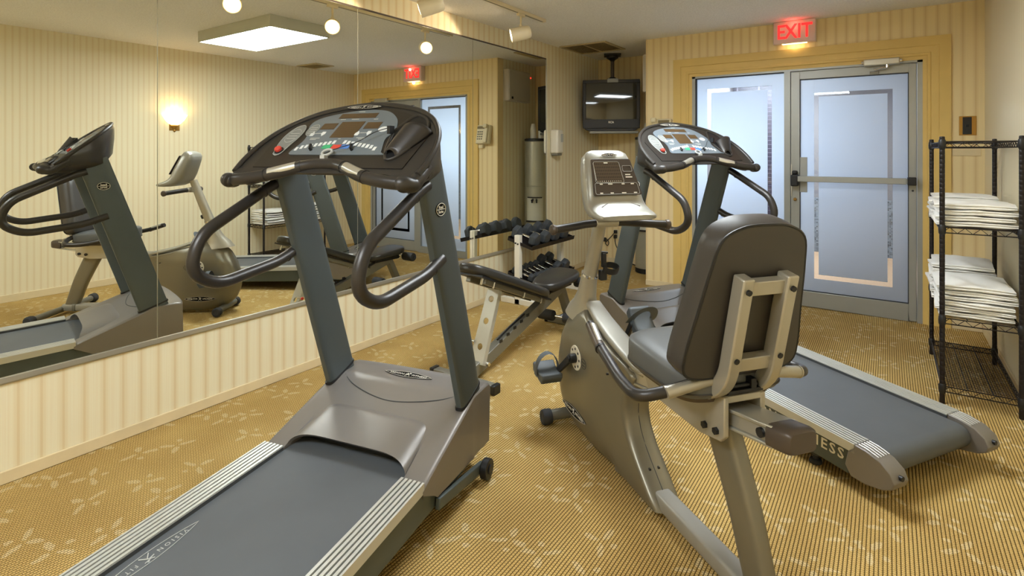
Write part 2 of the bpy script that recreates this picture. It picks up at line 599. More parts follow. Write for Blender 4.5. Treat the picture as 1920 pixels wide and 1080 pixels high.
def runner(mb, mtx, h):
    """the small running-figure mark between the two words of the maker's badge"""
    for a, b in (((-.32, .5), (.1, .12)), ((.1, .12), (-.4, -.5)), ((.1, .12), (.45, -.5)), ((-.1, .3), (.5, .42)), ((-.5, .1), (.0, .22))):
        pa, pb = Vector(a) * h, Vector(b) * h
        mb.tube([mtx @ Vector((pa[0], pa[1], 0.0006)), mtx @ Vector((pb[0], pb[1], 0.0006))], 0.05 * h, 5)
    mb.ball(mtx @ Vector((0.22 * h, 0.46 * h, 0.0006)), 0.11 * h, 8)

def badge(parent, mtx, a, b, size):
    """pointed oval plate reading VISION FITNESS"""
    p = MB(); flat(p, lens(a, b), mtx, 0.002)
    bo = mk('badge_plate', p, 'badge', parent)
    bo['label'] = 'black pointed oval badge reading VISION FITNESS'
    q = MB()
    m2 = mtx @ Matrix.Translation((0, 0, 0.0025))
    outline(q, lens(a * 0.985, b * 0.965), m2, 0.0007)
    text_mb(q, 'VISION', size * .78, m2 @ Matrix.Translation((-a * 0.47, 0, 0)), 0.0004, 0.0, fit=a * 0.60)
    text_mb(q, 'FITNESS', size * .78, m2 @ Matrix.Translation((a * 0.47, 0, 0)), 0.0004, 0.0, fit=a * 0.60)
    runner(q, m2, size * 1.05)
    mk('lettering', q, 'ink', bo)
    return bo

# ------------------------------------------------------------------ room shell
TH = 0.12
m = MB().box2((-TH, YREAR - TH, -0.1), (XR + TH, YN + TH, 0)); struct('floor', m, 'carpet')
m = MB().box2((-TH, YREAR - TH, ZC), (XR + TH, YN + TH, ZC + 0.1)); struct('ceiling', m, 'ceil')
m = MB().box2((-TH, YREAR - TH, 0), (0, YN + TH, ZC)); struct('wall_left', m, 'wp_y')
m = MB().box2((XR, YREAR - TH, 0), (XR + TH, YB + TH, ZC)); struct('wall_right', m, 'wp_r')
m = MB().box2((0, YREAR - TH, 0), (XR, YREAR, ZC)); struct('wall_rear', m, 'wp_x')
DX0, DX1, DZ = 1.4505, 3.2968, 2.1403
m = MB()
m.box2((XN, YB, 0), (DX0, YB + TH, ZC)); m.box2((DX1, YB, 0), (XR, YB + TH, ZC)); m.box2((DX0, YB, DZ), (DX1, YB + TH, ZC))
struct('wall_back', m, 'wp_x')
m = MB().box2((XN, YB + TH, 0), (XN + TH, YN, ZC)); struct('wall_alcove_side', m, 'wp_y')
m = MB().box2((0, YN, 0), (XN + TH, YN + TH, ZC)); struct('wall_alcove_back', m, 'wp_x')
m = MB().box2((0.0005, YREAR, 0), (0.012, YN, 0.055)); struct('baseboard_left', m, 'base', bevel=0.003)
m = MB().box2((XR - 0.012, YREAR, 0), (XR, YB, 0.07)); struct('baseboard_right', m, 'base', bevel=0.003)
m = MB().box2((XN, YB - 0.01, 0), (1.262, YB, 0.055)); m.box2((3.478, YB - 0.01, 0), (XR - 0.012, YB, 0.07)); struct('baseboard_back', m, 'base', bevel=0.003)
m = MB().box2((0.012, YN - 0.012, 0), (XN, YN, 0.055)); struct('baseboard_alcove', m, 'base', bevel=0.003)

# corridor behind the glass door
CY0, CY1 = YB + TH, YB + 3.2
m = MB().box2((XN + TH, CY1, 0), (4.6, CY1 + 0.1, 2.5)); struct('wall_corridor_far', m, 'cor_wall')
m = MB().box2((XN + TH, CY0, 0), (XN + TH + 0.05, CY1, 2.5)); struct('wall_corridor_left', m, 'cor_wall')
m = MB().box2((4.5, CY0, 0), (4.6, CY1, 2.5)); struct('wall_corridor_right', m, 'cor_wall')
m = MB().box2((XR, CY0, 0), (4.6, CY0 + 0.05, 2.5)); struct('wall_corridor_front', m, 'cor_wall')
m = MB().box2((XN + TH, CY0, 2.45), (4.6, CY1, 2.5)); struct('ceiling_corridor', m, 'cor_wall')
m = MB().box2((XN + TH, CY0, -0.05), (4.6, CY1, 0.0)); struct('floor_corridor', m, 'cor_floor')
m = MB().box2((0.9 + .2, CY1 - 0.03, 0), (2.0, CY1, 2.45)); struct('trim_1', m, 'cor_tile')
m = MB().box2((2.0, CY1 - 0.03, 0.0), (4.5, CY1, 0.75)); struct('trim_2', m, 'cor_mosaic')

def area(name, loc, sx, sy, power, col, rot=(0, 0, 0)):
    l = bpy.data.lights.new(name, 'AREA')
    l.shape = 'RECTANGLE'
    l.size = sx; l.size_y = sy
    l.energy = power
    l.color = col
    o = bpy.data.objects.new(name, l)
    COL.objects.link(o)
    o.location = loc
    o.rotation_euler = rot
    return o
area('corridor_ceiling_light', (1.55, YB + 2.1, 2.43), 0.8, 1.5, CORRIDOR_W * 1.06, (0.74, 0.85, 1.0))
area('corridor_ceiling_light', (3.6, YB + 2.2, 2.43), 0.9, 1.3, CORRIDOR_W * 0.08, (0.60, 0.72, 1.0))

# door casing (yellow painted moulding)
def casing():
    o0, o1, zt = 1.2653, 3.4758, 2.323
    i0, i1, zi = DX0, DX1, DZ
    m = MB()
    prof = [(0.0, 0.0), (0.0, 0.022), (0.05, 0.024), (0.075, 0.024), (0.08, 0.016), (0.13, 0.014), (0.135, 0.020), (0.152, 0.020), (0.158, 0.008), (0.186, 0.006), (0.186, 0.0)]
    def ring(ox, oz, dx, dz):
        return [Vector((ox + dx * p[0] / 0.186, YB - p[1], oz + dz * p[0] / 0.186)) for p in prof]
    m.loft([ring(o0, 0, i0 - o0, 0), ring(o0, zt, i0 - o0, zi - zt), ring(o1, zt, i1 - o1, zi - zt), ring(o1, 0, i1 - o1, 0)])
    return struct('trim_3', m, 'casing')
casing()

# aluminium frame, sidelite and door
FR = MB()
y0, y1 = YB - 0.004, YB + 0.09
FR.box2((DX0, y0, 0), (DX0 + 0.03, y1, DZ)); FR.box2((DX1 - 0.035, y0, 0), (DX1, y1, DZ)); FR.box2((DX0, y0, DZ - 0.018), (DX1, y1, DZ))
FR.box2((2.282, y0, 0), (2.332, y1, DZ - 0.018)); FR.box2((DX0 + 0.03, y0, 0), (2.282, y1, 0.09))
struct('trim_4', FR, 'alu', bevel=0.003)

def glass_leaf(parent, x0, x1, z0, z1, sx0, sx1, sz0, sz1, wd, yy):
    """pane with frosted film round a clear rectangular line"""
    m = MB().box2((x0, yy, z0), (x1, yy + 0.006, z1)); mk('pane', m, 'glass', parent)
    yf = yy - 0.0012
    m = MB()
    for a, b in (((x0, z0), (sx0, z1)), ((sx1, z0), (x1, z1)), ((sx0, z0), (sx1, sz0)), ((sx0, sz1), (sx1, z1))):
        m.box2((a[0], yf, a[1]), (b[0], yf + 0.001, b[1]))
    mk('frosted_border', m, 'frost', parent)
    m = MB().box2((sx0 + wd, yf, sz0 + wd * 1.1), (sx1 - wd, yf + 0.001, sz1 - wd)); mk('frosted_panel', m, 'frost', parent)

sl = bpy.data.objects.new('window_1', None); COL.objects.link(sl); sl['kind'] = 'structure'; sl['label'] = 'frosted sidelite left of the glass door'
glass_leaf(sl, DX0 + 0.03, 2.282, 0.09, DZ - 0.018, 1.590, 2.174, 0.24, 2.011, 0.036, YB + 0.03)
m = MB()
m.box2((DX0 + 0.03, YB + 0.01, 0.09), (DX0 + 0.042, YB + 0.03, DZ - 0.018)); m.box2((DX0 + 0.042, YB + 0.01, DZ - 0.026), (2.282, YB + 0.03, DZ - 0.018))
mk('gasket', m, 'alu_dark', sl)

dr = bpy.data.objects.new('door_1', None); COL.objects.link(dr); dr['kind'] = 'structure'; dr['label'] = 'aluminium framed frosted glass door with push bar'
ax0, ax1, az1 = 2.336, 3.258, DZ - 0.022
m = MB()
yd0, yd1 = YB + 0.004, YB + 0.05
m.box2((ax0, yd0, 0.008), (2.407, yd1, az1)); m.box2((3.206, yd0, 0.008), (ax1, yd1, az1))
m.box2((2.407, yd0, 2.045), (3.206, yd1, az1)); m.box2((2.407, yd0, 0.008), (3.206, yd1, 0.145))
mk('door_frame', m, 'alu', dr, bevel=0.004)
glass_leaf(dr, 2.407, 3.206, 0.145, 2.045, 2.521, 3.097, 0.262, 1.919, 0.035, YB + 0.025)
m = MB()
for a, b in (((2.407, .145), (2.413, 2.045)), ((3.200, .145), (3.206, 2.045)), ((2.413, .145), (3.2, .151)), ((2.413, 2.038), (3.2, 2.045))):
    m.box2((a[0], YB + 0.012, a[1]), (b[0], YB + 0.024, b[1]))
mk('gasket', m, 'alu_dark', dr)
m = MB().box2((2.36, YB - 0.085, 1.128), (3.19, YB - 0.045, 1.178)); m.box2((3.10, YB - 0.08, 1.134), (3.215, YB - 0.05, 1.172))
pb = mk('push_bar', m, 'alu', dr, bevel=0.004)
m = MB().box2((3.195, YB - 0.09, 1.122), (3.255, YB + 0.006, 1.186)); mk('bar_end', m, 'black', pb, bevel=0.006)
m = MB().box2((2.345, YB - 0.09, 1.085), (2.405, YB + 0.006, 1.19)); m.box2((2.352, YB - 0.06, 1.19), (2.395, YB + 0.005, 1.225))
mk('latch_case', m, 'black', pb, bevel=0.012, segs=3)
m = MB().box2((2.337, YB - 0.006, 0.99), (2.347, YB + 0.006, 1.28)); mk('strike_plate', m, 'alu_bright', dr, bevel=0.001)
m = MB().box2((2.410, YB + 0.006, 1.03), (2.468, YB + 0.022, 1.345)); mk('handle_plate', m, 'alu', dr, bevel=0.002)
m = MB().cyl((2.372, YB + 0.005, 0.965), (2.372, YB - 0.012, 0.965), 0.014); m.ball((2.372, YB - 0.014, 0.965), 0.014)
mk('lock_cylinder', m, 'brass', dr)
m = MB().cyl((3.232, YB + 0.005, 1.075), (3.232, YB - 0.002, 1.075), 0.008); mk('screw', m, 'alu_dark', dr)

dc = thing('door_closer', 'silver hydraulic door closer above the frosted glass door', 'door closer', (3.02, YB, 2.14))
m = MB().box((0, -0.045, 0.0), (0.25, 0.05, 0.055)); body = mk('closer_body', m, 'alu_bright', dc, bevel=0.008)
for sx in (-1, 1):
    m = MB().cyl((sx * 0.125, -0.045, 0), (sx * 0.14, -0.045, 0), 0.018); mk('end_plug', m, 'chrome', body)
m = MB().tube([(0.04, -0.05, -0.028), (0.04, -0.05, -0.045), (0.02, -0.07, -0.05), (-0.05, -0.04, -0.06)], 0.008); m.cyl((0.04, -0.05, -0.02), (0.04, -0.05, -0.05), 0.016)
mk('arm', m, 'chrome', dc)
m = MB().box((-0.05, -0.015, -0.085), (0.065, 0.02, 0.028)); mk('bracket', m, 'steelgrey', dc, bevel=0.003)

# exit sign
ex = thing('exit_sign', 'lit red EXIT sign on the wall above the glass door', 'exit sign', (2.372, YB, 2.468))
m = MB().box((0, -0.038, 0), (0.34, 0.076, 0.2)); mk('housing', m, 'exitbox', ex, bevel=0.006)
m = MB()
for ch, xo, bold in (('E', -0.105, .003), ('X', -0.026, .003), ('I', 0.042, .003), ('T', 0.102, .003)):
    text_mb(m, ch, 0.178, frame_mtx((xo, -0.0775, -0.002), (1, 0, 0), (0, 0, 1)) @ Matrix.Diagonal((.8, 1, 1, 1)), 0.0015, bold)
mk('letters', m, 'exitred', ex)
m = MB().box((0, -0.038, -0.1015), (0.2, 0.045, 0.003)); mk('down_lamp', m, 'exitlamp', ex)
def pointlight(name, loc, power, col, rad=0.03, parent=None):
    l = bpy.data.lights.new(name, 'POINT'); l.energy = power; l.color = col; l.shadow_soft_size = rad
    o = bpy.data.objects.new(name, l); COL.objects.link(o); o.location = loc
    if parent: o.parent = parent
    return o
pointlight('exit_red_glow', (0.0, -0.115, 0.055), 0.32, (1, 0.08, 0.06), 0.02, ex)
pointlight('exit_down_glow', (0.0, -0.045, -0.12), 0.16, (1, 0.72, 0.4), 0.02, ex)

# switch, blank plate, phones
sw = thing('light_switch', 'dark rocker switch in a brass plate right of the door', 'switch', (3.578, YB, 1.597))
m = MB().box((0, -0.003, 0), (0.105, 0.006, 0.15)); mk('switch_plate', m, 'brass', sw, bevel=0.002)
m = MB().box((-0.004, -0.008, 0), (0.055, 0.01, 0.135)); mk('rocker', m, 'black', sw, bevel=0.002)
m = MB().box((-0.004, -0.014, 0.0), (0.02, 0.012, 0.02)); mk('toggle', m, 'black', sw, bevel=0.004)
bpl = MB().box((3.57, YB - 0.003, 1.392), (0.175, 0.006, 0.06)); o = mk('blank_wall_plate', bpl, 'base', bevel=0.002); tag(o, 'painted blank plate on the wall below the dark switch', 'wall plate')

ph = thing('wall_phone', 'beige push-button phone on the wall left of the door', 'phone', (1.15, YB, 1.60))
rx = Matrix.Rotation(R(-12), 3, 'X')
m = MB().box((0, -0.045, 0.01), (0.20, 0.055, 0.24), rx); mk('phone_body', m, 'cream', ph, bevel=0.01)
m = MB().box((-0.062, -0.088, 0.02), (0.05, 0.03, 0.23), rx); m.box((-0.062, -0.098, 0.115), (0.055, 0.045, 0.05), rx); m.box((-0.062, -0.082, -0.075), (0.055, 0.045, 0.05), rx)
mk('handset', m, 'cream', ph, bevel=0.012, segs=3)
m = MB()
for i in range(3):
    for j in range(4):
        m.box((0.01 + 0.03 * i, -0.078 - 0.005 * (j - 1.5), 0.045 - 0.03 * j), (0.018, 0.008, 0.016), rx)
mk('keypad', m, 'steelgrey', ph, bevel=0.002)
m = MB().box((0.03, -0.063, 0.10), (0.11, 0.01, 0.03), rx); mk('display', m, 'ventdark', ph)
m = MB().box((0.06, -0.02, -0.135), (0.07, 0.035, 0.05)); mk('wall_jack', m, 'cream', ph, bevel=0.006)

dp = thing('soap_dispenser', 'white wall-mounted dispenser beside the mirror end', 'dispenser', (0, 5.27, 1.505))
m = MB().box((0.05, 0, 0.0), (0.10, 0.135, 0.26)); mk('dispenser_body', m, 'white', dp, bevel=0.02, segs=3)
m = MB().box((0.05, -0.0, -0.14), (0.08, 0.11, 0.03)); mk('spout', m, 'steelgrey', dp, bevel=0.01)
m = MB().box((0.102, 0.03, 0.04), (0.004, 0.05, 0.09)); mk('window_strip', m, 'inkdim', dp)

# ------------------------------------------------------------------ wall mirror
wm = thing('wall_mirror', 'large panelled wall mirror along the left wall', 'mirror', (0, 0, 0))
edges = [-1.28, -0.003, 1.278, 2.551, 3.840, YM]
for a, b in zip(edges[:-1], edges[1:]):
    m = MB().box2((0.003, a + 0.0022, ZB), (0.009, b - 0.0022, ZT)); mk('mirror_panel', m, 'mirror', wm)
m = MB().box2((0.0005, edges[0], ZB - 0.02), (0.003, YM, ZT + 0.004)); mk('backing', m, 'alu_bright', wm)
m = MB().box2((0.0, edges[0], ZB - 0.012), (0.016, YM, ZB)); m.box2((0.010, edges[0], ZB), (0.016, YM, ZB + 0.012)); mk('bottom_channel', m, 'alu_bright', wm, bevel=0.001)
m = MB().box2((0.0, edges[0], ZT), (0.012, YM, ZT + 0.012)); mk('top_clip', m, 'bikecap', wm)
m = MB().box2((0.0, YM, ZB), (0.012, YM + 0.008, ZT)); mk('end_strip', m, 'alu_bright', wm)

# ------------------------------------------------------------------ ceiling fixtures
def fluorescent(loc, label):
    f = thing('ceiling_light', label, 'ceiling light', loc, 0, 'fluorescent ceiling boxes')
    a, b, h = 0.61, 0.305, 0.105
    m = MB()
    m.box2((-a, -b, -h), (-a + 0.012, b, 0)); m.box2((a - 0.012, -b, -h), (a, b, 0)); m.box2((-a + .012, -b, -h), (a - .012, -b + 0.012, 0)); m.box2((-a + .012, b - 0.012, -h), (a - .012, b, 0))
    m.box2((-a + .012, -b + .012, -0.012), (a - .012, b - .012, 0))
    mk('fixture_frame', m, 'fixture', f, bevel=0.002)
    m = MB().box2((-a + 0.013, -b + 0.013, -h + 0.002), (a - 0.013, b - 0.013, -h + 0.008)); mk('diffuser', m, 'diffuser', f)
fluorescent((1.90, 2.99, ZC), 'boxed fluorescent ceiling light seen in the mirror')
fluorescent((1.90, -0.35, ZC), 'boxed fluorescent ceiling light near the rear wall, reflected in the television screen')

def vent(loc, sx, sy, label, split):
    v = thing('ceiling_vent', label, 'vent', loc)
    m = MB()
    for a, b in (((-sx / 2, -sy / 2), (-sx / 2 + .03, sy / 2)), ((sx / 2 - .03, -sy / 2), (sx / 2, sy / 2)), ((-sx / 2 + .03, -sy / 2), (sx / 2 - .03, -sy / 2 + .03)), ((-sx / 2 + .03, sy / 2 - .03), (sx / 2 - .03, sy / 2))):
        m.box2((a[0], a[1], -0.012), (b[0], b[1], 0))
    if split:
        m.box2((-0.01, -sy / 2 + .03, -0.011), (0.01, sy / 2 - .03, -0.001))
    mk('vent_frame', m, 'vent', v, bevel=0.002)
    m = MB().box2((-sx / 2 + .03, -sy / 2 + .03, -0.002), (sx / 2 - .03, sy / 2 - .03, -0.0005)); mk('vent_dark', m, 'ventdark', v)
    n = int((sx if split else sy) / 0.026)
    for i in range(1, n):
        m = MB()
        if split:
            x = -sx / 2 + .03 + (sx - .06) * i / n
            if abs(x) < 0.016: continue
            m.box((x, 0, -0.007), (0.016, sy - .06, 0.002), Matrix.Rotation(R(35), 3, 'Y'))
        else:
            y = -sy / 2 + .03 + (sy - .06) * i / n
            m.box((0, y, -0.007), (sx - .06, 0.016, 0.002), Matrix.Rotation(R(35), 3, 'X'))
        mk('slat', m, 'vent', v)
vent((0.318, 5.62, ZC), 0.56, 0.54, 'square tan return-air grille on the ceiling near the television', True)
vent((3.40, 4.66, ZC), 0.42, 0.30, 'small louvred ceiling vent seen only in the mirror', False)

tr = thing('track_rail', 'white ceiling track rail running along the mirror wall', 'light track', (0.548, 2.9, ZC))
m = MB().box((0, 0, -0.014), (0.036, 2.56, 0.028)); mk('rail', m, 'spotcan', tr, bevel=0.003)
m = MB().box((0, 0, -0.0285), (0.012, 2.5, 0.002)); mk('slot', m, 'steelgrey', tr)

def spot(x, y, aim, label):
    s = thing('track_spotlight', label, 'spotlight', (x, y, ZC - 0.028), 0, 'cream track spotlights')
    m = MB().box((0, 0, -0.012), (0.03, 0.09, 0.024)); mk('adapter', m, 'spotcan', s, bevel=0.004)
    m = MB().cyl((0, 0, -0.024), (0, 0, -0.10), 0.008); m.ball((0, 0, -0.10), 0.013); mk('stem', m, 'spotcan', s)
    d = Vector(aim).normalized()
    q = d.to_track_quat('Z', 'Y').to_matrix().to_4x4()
    mt = Matrix.Translation((0, 0, -0.165)) @ q
    m = MB()
    m.lathe([(0.004, -0.085), (0.040, -0.083), (0.052, -0.07), (0.056, -0.04), (0.058, 0.085), (0.054, 0.085), (0.052, 0.0), (0.004, -0.02)], mt, 28)
    mk('lamp_can', m, 'spotcan', s)
    m = MB().lathe([(0.003, 0.070), (0.045, 0.070), (0.050, 0.078), (0.040, 0.086), (0.003, 0.090)], mt, 24)
    mk('bulb', m, 'bulb', s)
    l = bpy.data.lights.new('spot_beam', 'SPOT'); l.energy = SPOT_W; l.color = (1.0, 0.78, 0.52); l.spot_size = R(80); l.spot_blend = 0.35; l.shadow_soft_size = 0.03
    o = bpy.data.objects.new('spot_beam', l); COL.objects.link(o)
    o.parent = s
    o.location = Vector((0, 0, -0.165)) + d * 0.115
    o.rotation_euler = d.to_track_quat('-Z', 'Y').to_euler()
spot(0.55, 3.80, (-0.76, -0.60, -0.22), 'cream track spotlight nearest the television')
spot(0.53, 2.74, (-0.74, -0.58, -0.30), 'middle cream track spotlight cut by the top edge of the picture')
spot(0.53, 1.95, (-0.74, -0.45, -0.30), 'cream track spotlight furthest left, seen only in the mirror')

# ------------------------------------------------------------------ wall sconce (right wall, seen in the mirror)
sc = thing('wall_sconce', 'lit glass uplight sconce with brass finial, seen in the mirror', 'sconce', (XR, 2.99, 1.78))
def halflathe(prof, k=(1, 1), n=20):
    m = MB()
    m.loft([[Vector((-r * k[0] * math.sin(PI * i / n) - 0.004, -r * k[1] * math.cos(PI * i / n), h)) for i in range(n + 1)] for r, h in prof], cap=False, closed=False)
    return m
m = halflathe([(0.03, -0.085), (0.06, -0.068), (0.10, -0.028), (0.128, 0.022), (0.135, 0.036), (0.128, 0.036), (0.095, -0.02), (0.05, -0.06), (0.02, -0.078)], (.72, 1)); mk('glass_bowl', m, 'shade', sc)
m = halflathe([(0.001, -0.165), (0.010, -0.158), (0.016, -0.145), (0.011, -0.133), (0.030, -0.115), (0.045, -0.092), (0.034, -0.078), (0.001, -0.078)], (.72, 1)); mk('finial', m, 'brass', sc)
m = MB().box((-0.003, 0, -0.06), (0.006, 0.11, 0.17)); mk('wall_plate', m, 'brass', sc, bevel=.002)
pointlight('sconce_bulb', (-0.06, 0, 0.05), SCONCE_W, (1, 0.74, 0.42), 0.05, sc)

# ------------------------------------------------------------------ television and mount
mo = thing('tv_ceiling_mount', 'black ceiling pole mount holding the television', 'tv mount', (0.325, 6.14, ZC), R(25))
m = MB().box((0, 0, -0.012), (0.20, 0.16, 0.024)); m.lathe([(0.07, -0.024), (0.07, -0.05), (0.03, -0.075), (0.022, -0.09)], None, 20); mk('ceiling_plate', m, 'black', mo, bevel=0.004)
m = MB().cyl((0, 0, -0.05), (0, 0, -0.31), 0.022); mk('pole', m, 'bikecap', mo)
m = MB().loft([[(-.03, -.03, -.28), (.03, -.03, -.28), (.03, .03, -.28), (-.03, .03, -.28)], [(-.075, -.06, -.329), (.075, -.06, -.329), (.075, .06, -.329), (-.075, .06, -.329)]]); mk('yoke', m, 'black', mo, bevel=0.004)
m = MB().box((0, -0.232, -0.345), (0.125, 0.012, 0.045)); m.box((0, -0.116, -0.332), (0.11, 0.235, 0.003)); mk('front_clip', m, 'steelgrey', mo)
tv = thing('television', 'black tube television hanging from the ceiling in the alcove', 'television', (0.40, 5.935, 1.932), R(25))
W2, zt_, zb_ = 0.327, 0.303, -0.297
sec = lambda y, k, dz=0.0: [Vector((p[0] * W2 * k, y, (zt_ + zb_) / 2 + dz + p[1] * (zt_ - zb_) / 2 * k)) for p in superell(1, 1, 32, 9)]
m = MB().loft([sec(0.0, 0.985), sec(0.012, 1.0), sec(0.10, 1.0), sec(0.16, 0.95), sec(0.28, 0.72, 0.02), sec(0.42, 0.52, 0.02), sec(0.45, 0.50, 0.02)])
mk('cabinet', m, 'tv', tv)
m = MB()
def bez(a, c): m.box2((a[0], -0.012, a[1]), (c[0], 0.004, c[1]))
bez((-W2, 0.262), (W2, zt_)); bez((-W2, zb_ + 0.03), (W2, -0.160)); bez((-W2, -0.160), (-0.290, 0.262)); bez((0.290, -0.160), (W2, 0.262))
mk('bezel', m, 'tv', tv, bevel=0.006)
m = MB()
m.grid(lambda u, v: (-.291 + .582 * u, -0.001 - 0.016 * (1 - (2 * u - 1) ** 2 * .6 - (2 * v - 1) ** 2 * .4), -.161 + .424 * v), 16, 12)
mk('picture_tube', m, 'screen', tv, angle=80)
m = MB()
text_mb(m, 'RCA', 0.032, frame_mtx((0.0, -0.0125, -0.195), (1, 0, 0), (0, 0, 1)), 0.0004, 0.001); mk('brand_lettering', m, 'ink', tv)
m = MB()
for i in range(6): m.box((-0.08 + 0.032 * i, -0.013, -0.238), (0.02, 0.006, 0.008))
m.box((0.0, -0.013, -0.256), (0.30, 0.004, 0.004)); mk('front_buttons', m, 'black', tv, bevel=0.001)
m = MB().box((0.03, 0.06, zb_ - 0.012), (0.56, 0.10, 0.03)); mk('underside_shelf', m, 'steelgrey', tv, bevel=0.004)

# alcove: cabinet, sensor, cooler, cups, outlet
cb = thing('wall_cabinet', 'grey-white metal box high on the alcove side wall', 'cabinet', (XN, 5.92, 2.24))
m = MB().box((-0.04, 0, 0), (0.08, 0.5, 0.40)); mk('cabinet_body', m, 'cab', cb, bevel=0.004)
m = MB().box((-0.084, 0, 0), (0.008, 0.48, 0.38)); d = mk('cabinet_door', m, 'cab', cb, bevel=0.003)
m = MB().box((-0.092, -0.18, -0.16), (0.01, 0.03, 0.03)); mk('latch', m, 'black', d, bevel=0.002)
sn = thing('alarm_sensor', 'small sensor with a red light on the alcove wall', 'sensor', (XN, 6.27, 2.40))
m = MB().box((-0.012, 0, 0), (0.024, 0.05, 0.07)); mk('sensor_body', m, 'cream', sn, bevel=0.004)
m = MB().ball((-0.026, 0, -0.01), 0.008); mk('indicator', m, 'led', sn)

cl = thing('water_cooler', 'silver cylindrical water cooler standing in the alcove', 'water cooler', (0.775, 6.14, 0))
r_ = 0.15
m = MB().lathe([(r_ - .01, 0), (r_, 0.005), (r_, 0.05), (r_ - .012, 0.055)], None, 36); mk('base_ring', m, 'black', cl)
m = MB().lathe([(r_ - .012, .055), (r_, 0.058), (r_, 0.94), (r_ - .004, 0.945), (r_ - .004, .95), (r_, .955), (r_, 1.525), (r_ - .01, 1.535), (.01, 1.535)], None, 40); mk('cooler_body', m, 'cooler', cl)
m = MB().lathe([(r_ - .006, 1.533), (r_ + .004, 1.538), (r_ + .004, 1.56), (r_ - .02, 1.568), (r_ - .035, 1.55), (0.01, 1.55)], None, 36); mk('top_rim', m, 'black', cl)
m = MB().lathe([(.07, 1.548), (.075, 1.556), (.05, 1.562), (.01, 1.562)], None, 24); mk('lid_disc', m, 'alu', cl)
def arcplate(m, a0, a1, z0, z1, rr, th):
    n = 16
    rings = []
    for i in range(n + 1):
        a = a0 + (a1 - a0) * i / n
        rings.append([Vector((rr * math.cos(a), rr * math.sin(a), z0)), Vector(((rr + th) * math.cos(a), (rr + th) * math.sin(a), z0)), Vector(((rr + th) * math.cos(a), (rr + th) * math.sin(a), z1)), Vector((rr * math.cos(a), rr * math.sin(a), z1))])
    m.loft(rings)
fa = math.atan2(-5.9, -0.75 - 2.6)     # front of the cooler faces into the room
fa = math.atan2(-1, -0.45)
m = MB(); arcplate(m, fa - 0.75, fa + 0.75, 0.50, 0.80, r_ - 0.001, 0.004); mk('dispensing_niche', m, 'coolerface', cl)
m = MB(); arcplate(m, fa - 0.6, fa + 0.6, 0.795, 0.81, r_, 0.02); mk('niche_hood', m, 'black', cl)
m = MB()
for k in (-1, 1):
    a = fa + k * 0.16
    m.cyl((r_ * math.cos(a), r_ * math.sin(a), 0.775), ((r_ + .045) * math.cos(a), (r_ + .045) * math.sin(a), 0.765), 0.013)
    m.cyl(((r_ + .035) * math.cos(a), (r_ + .035) * math.sin(a), 0.78), ((r_ + .035) * math.cos(a), (r_ + .035) * math.sin(a), 0.735), 0.011)
mk('taps', m, 'black', cl)
m = MB(); arcplate(m, fa - 0.7, fa + 0.7, 0.485, 0.505, r_, 0.03); mk('drip_tray', m, 'black', cl)
cups = []
for (x, y, h, lab) in ((0.815, 6.13, 0.20, 'taller stack of white paper cups upside down on the water cooler'), (0.735, 6.20, 0.17, 'shorter stack of white paper cups behind on the water cooler')):
    m = MB()
    prof = [(0.040, 0)]
    k = int(h / 0.02)
    for i in range(k):
        z = 0.010 + i * (h * .62) / k
        prof += [(0.0405, z), (0.037, z + 0.002)]
    prof += [(0.036, h * .68), (0.024, h * .97), (0.021, h), (0.002, h)]
    m.lathe(prof, None, 20)
    o = mk('paper_cup_stack', m, 'cup', loc=(x, y, 1.566 if False else 1.563)); tag(o, lab, 'paper cups', 'paper cup stacks on the water cooler')

ol = thing('wall_outlet', 'small wall outlet low on the alcove back wall with plugs in it', 'outlet', (0.245, YN, 0.36))
m = MB().box((0, -0.003, 0), (0.075, 0.006, 0.115)); mk('outlet_plate', m, 'cream', ol, bevel=0.002)
m = MB().box((0, -0.007, 0.025), (0.034, 0.003, 0.03)); m.box((0, -0.007, -0.025), (0.034, 0.003, 0.03)); mk('sockets', m, 'ventdark', ol, bevel=0.003)
cr = thing('adapter_cord', 'black adapter cord looping from the outlet plug', 'cord', (0.245, YN, 0.36))
m = MB().box((0, -0.025, 0.03), (0.04, 0.035, 0.04)); mk('plug', m, 'black', cr, bevel=0.006)
m = MB().tube(smoothpath([(0, -.035, .03), (-.04, -.04, -.02), (-.10, -.03, -.08), (-.13, -.04, -.12), (-.10, -.045, -.15), (-.08, -.05, -.11), (-.12, -.03, -.07), (-.15, -.03, -.09)]), 0.005, 8); mk('cable', m, 'black', cr)
m = MB().box((-0.15, -0.025, -0.08), (0.04, 0.03, 0.05)); mk('adapter', m, 'black', cr, bevel=0.006)
cc = thing('cooler_cord', 'black power cord running from the outlet down behind the water cooler', 'cord', (0.245, YN, 0.36))
m = MB().box((0.0, -0.03, -0.03), (0.035, 0.045, 0.045)); mk('plug', m, 'black', cc, bevel=0.006)
m = MB().tube(smoothpath([(0, -.045, -.04), (0.02, -.05, -.14), (.1, -.05, -.25), (.22, -.06, -.335), (.34, -.10, -.348), (.45, -.16, -.345)]), 0.006, 8); mk('cable', m, 'black', cc)

# ------------------------------------------------------------------ treadmill
T_SL = 0.033
def zdeck(f): return 0.222 + (f + 0.44) * T_SL     # top of the belt
OC, ET, EN = Vector((0, -.56, 1.30)), Vector((0, .776, .632)), Vector((0, -.632, .776))
def cp(s, t, d=0.0): return OC + Vector((s, 0, 0)) + ET * t + EN * d
CM = frame_mtx(OC, (1, 0, 0), ET)                   # console face frame: x lateral, y up the slope, z outward

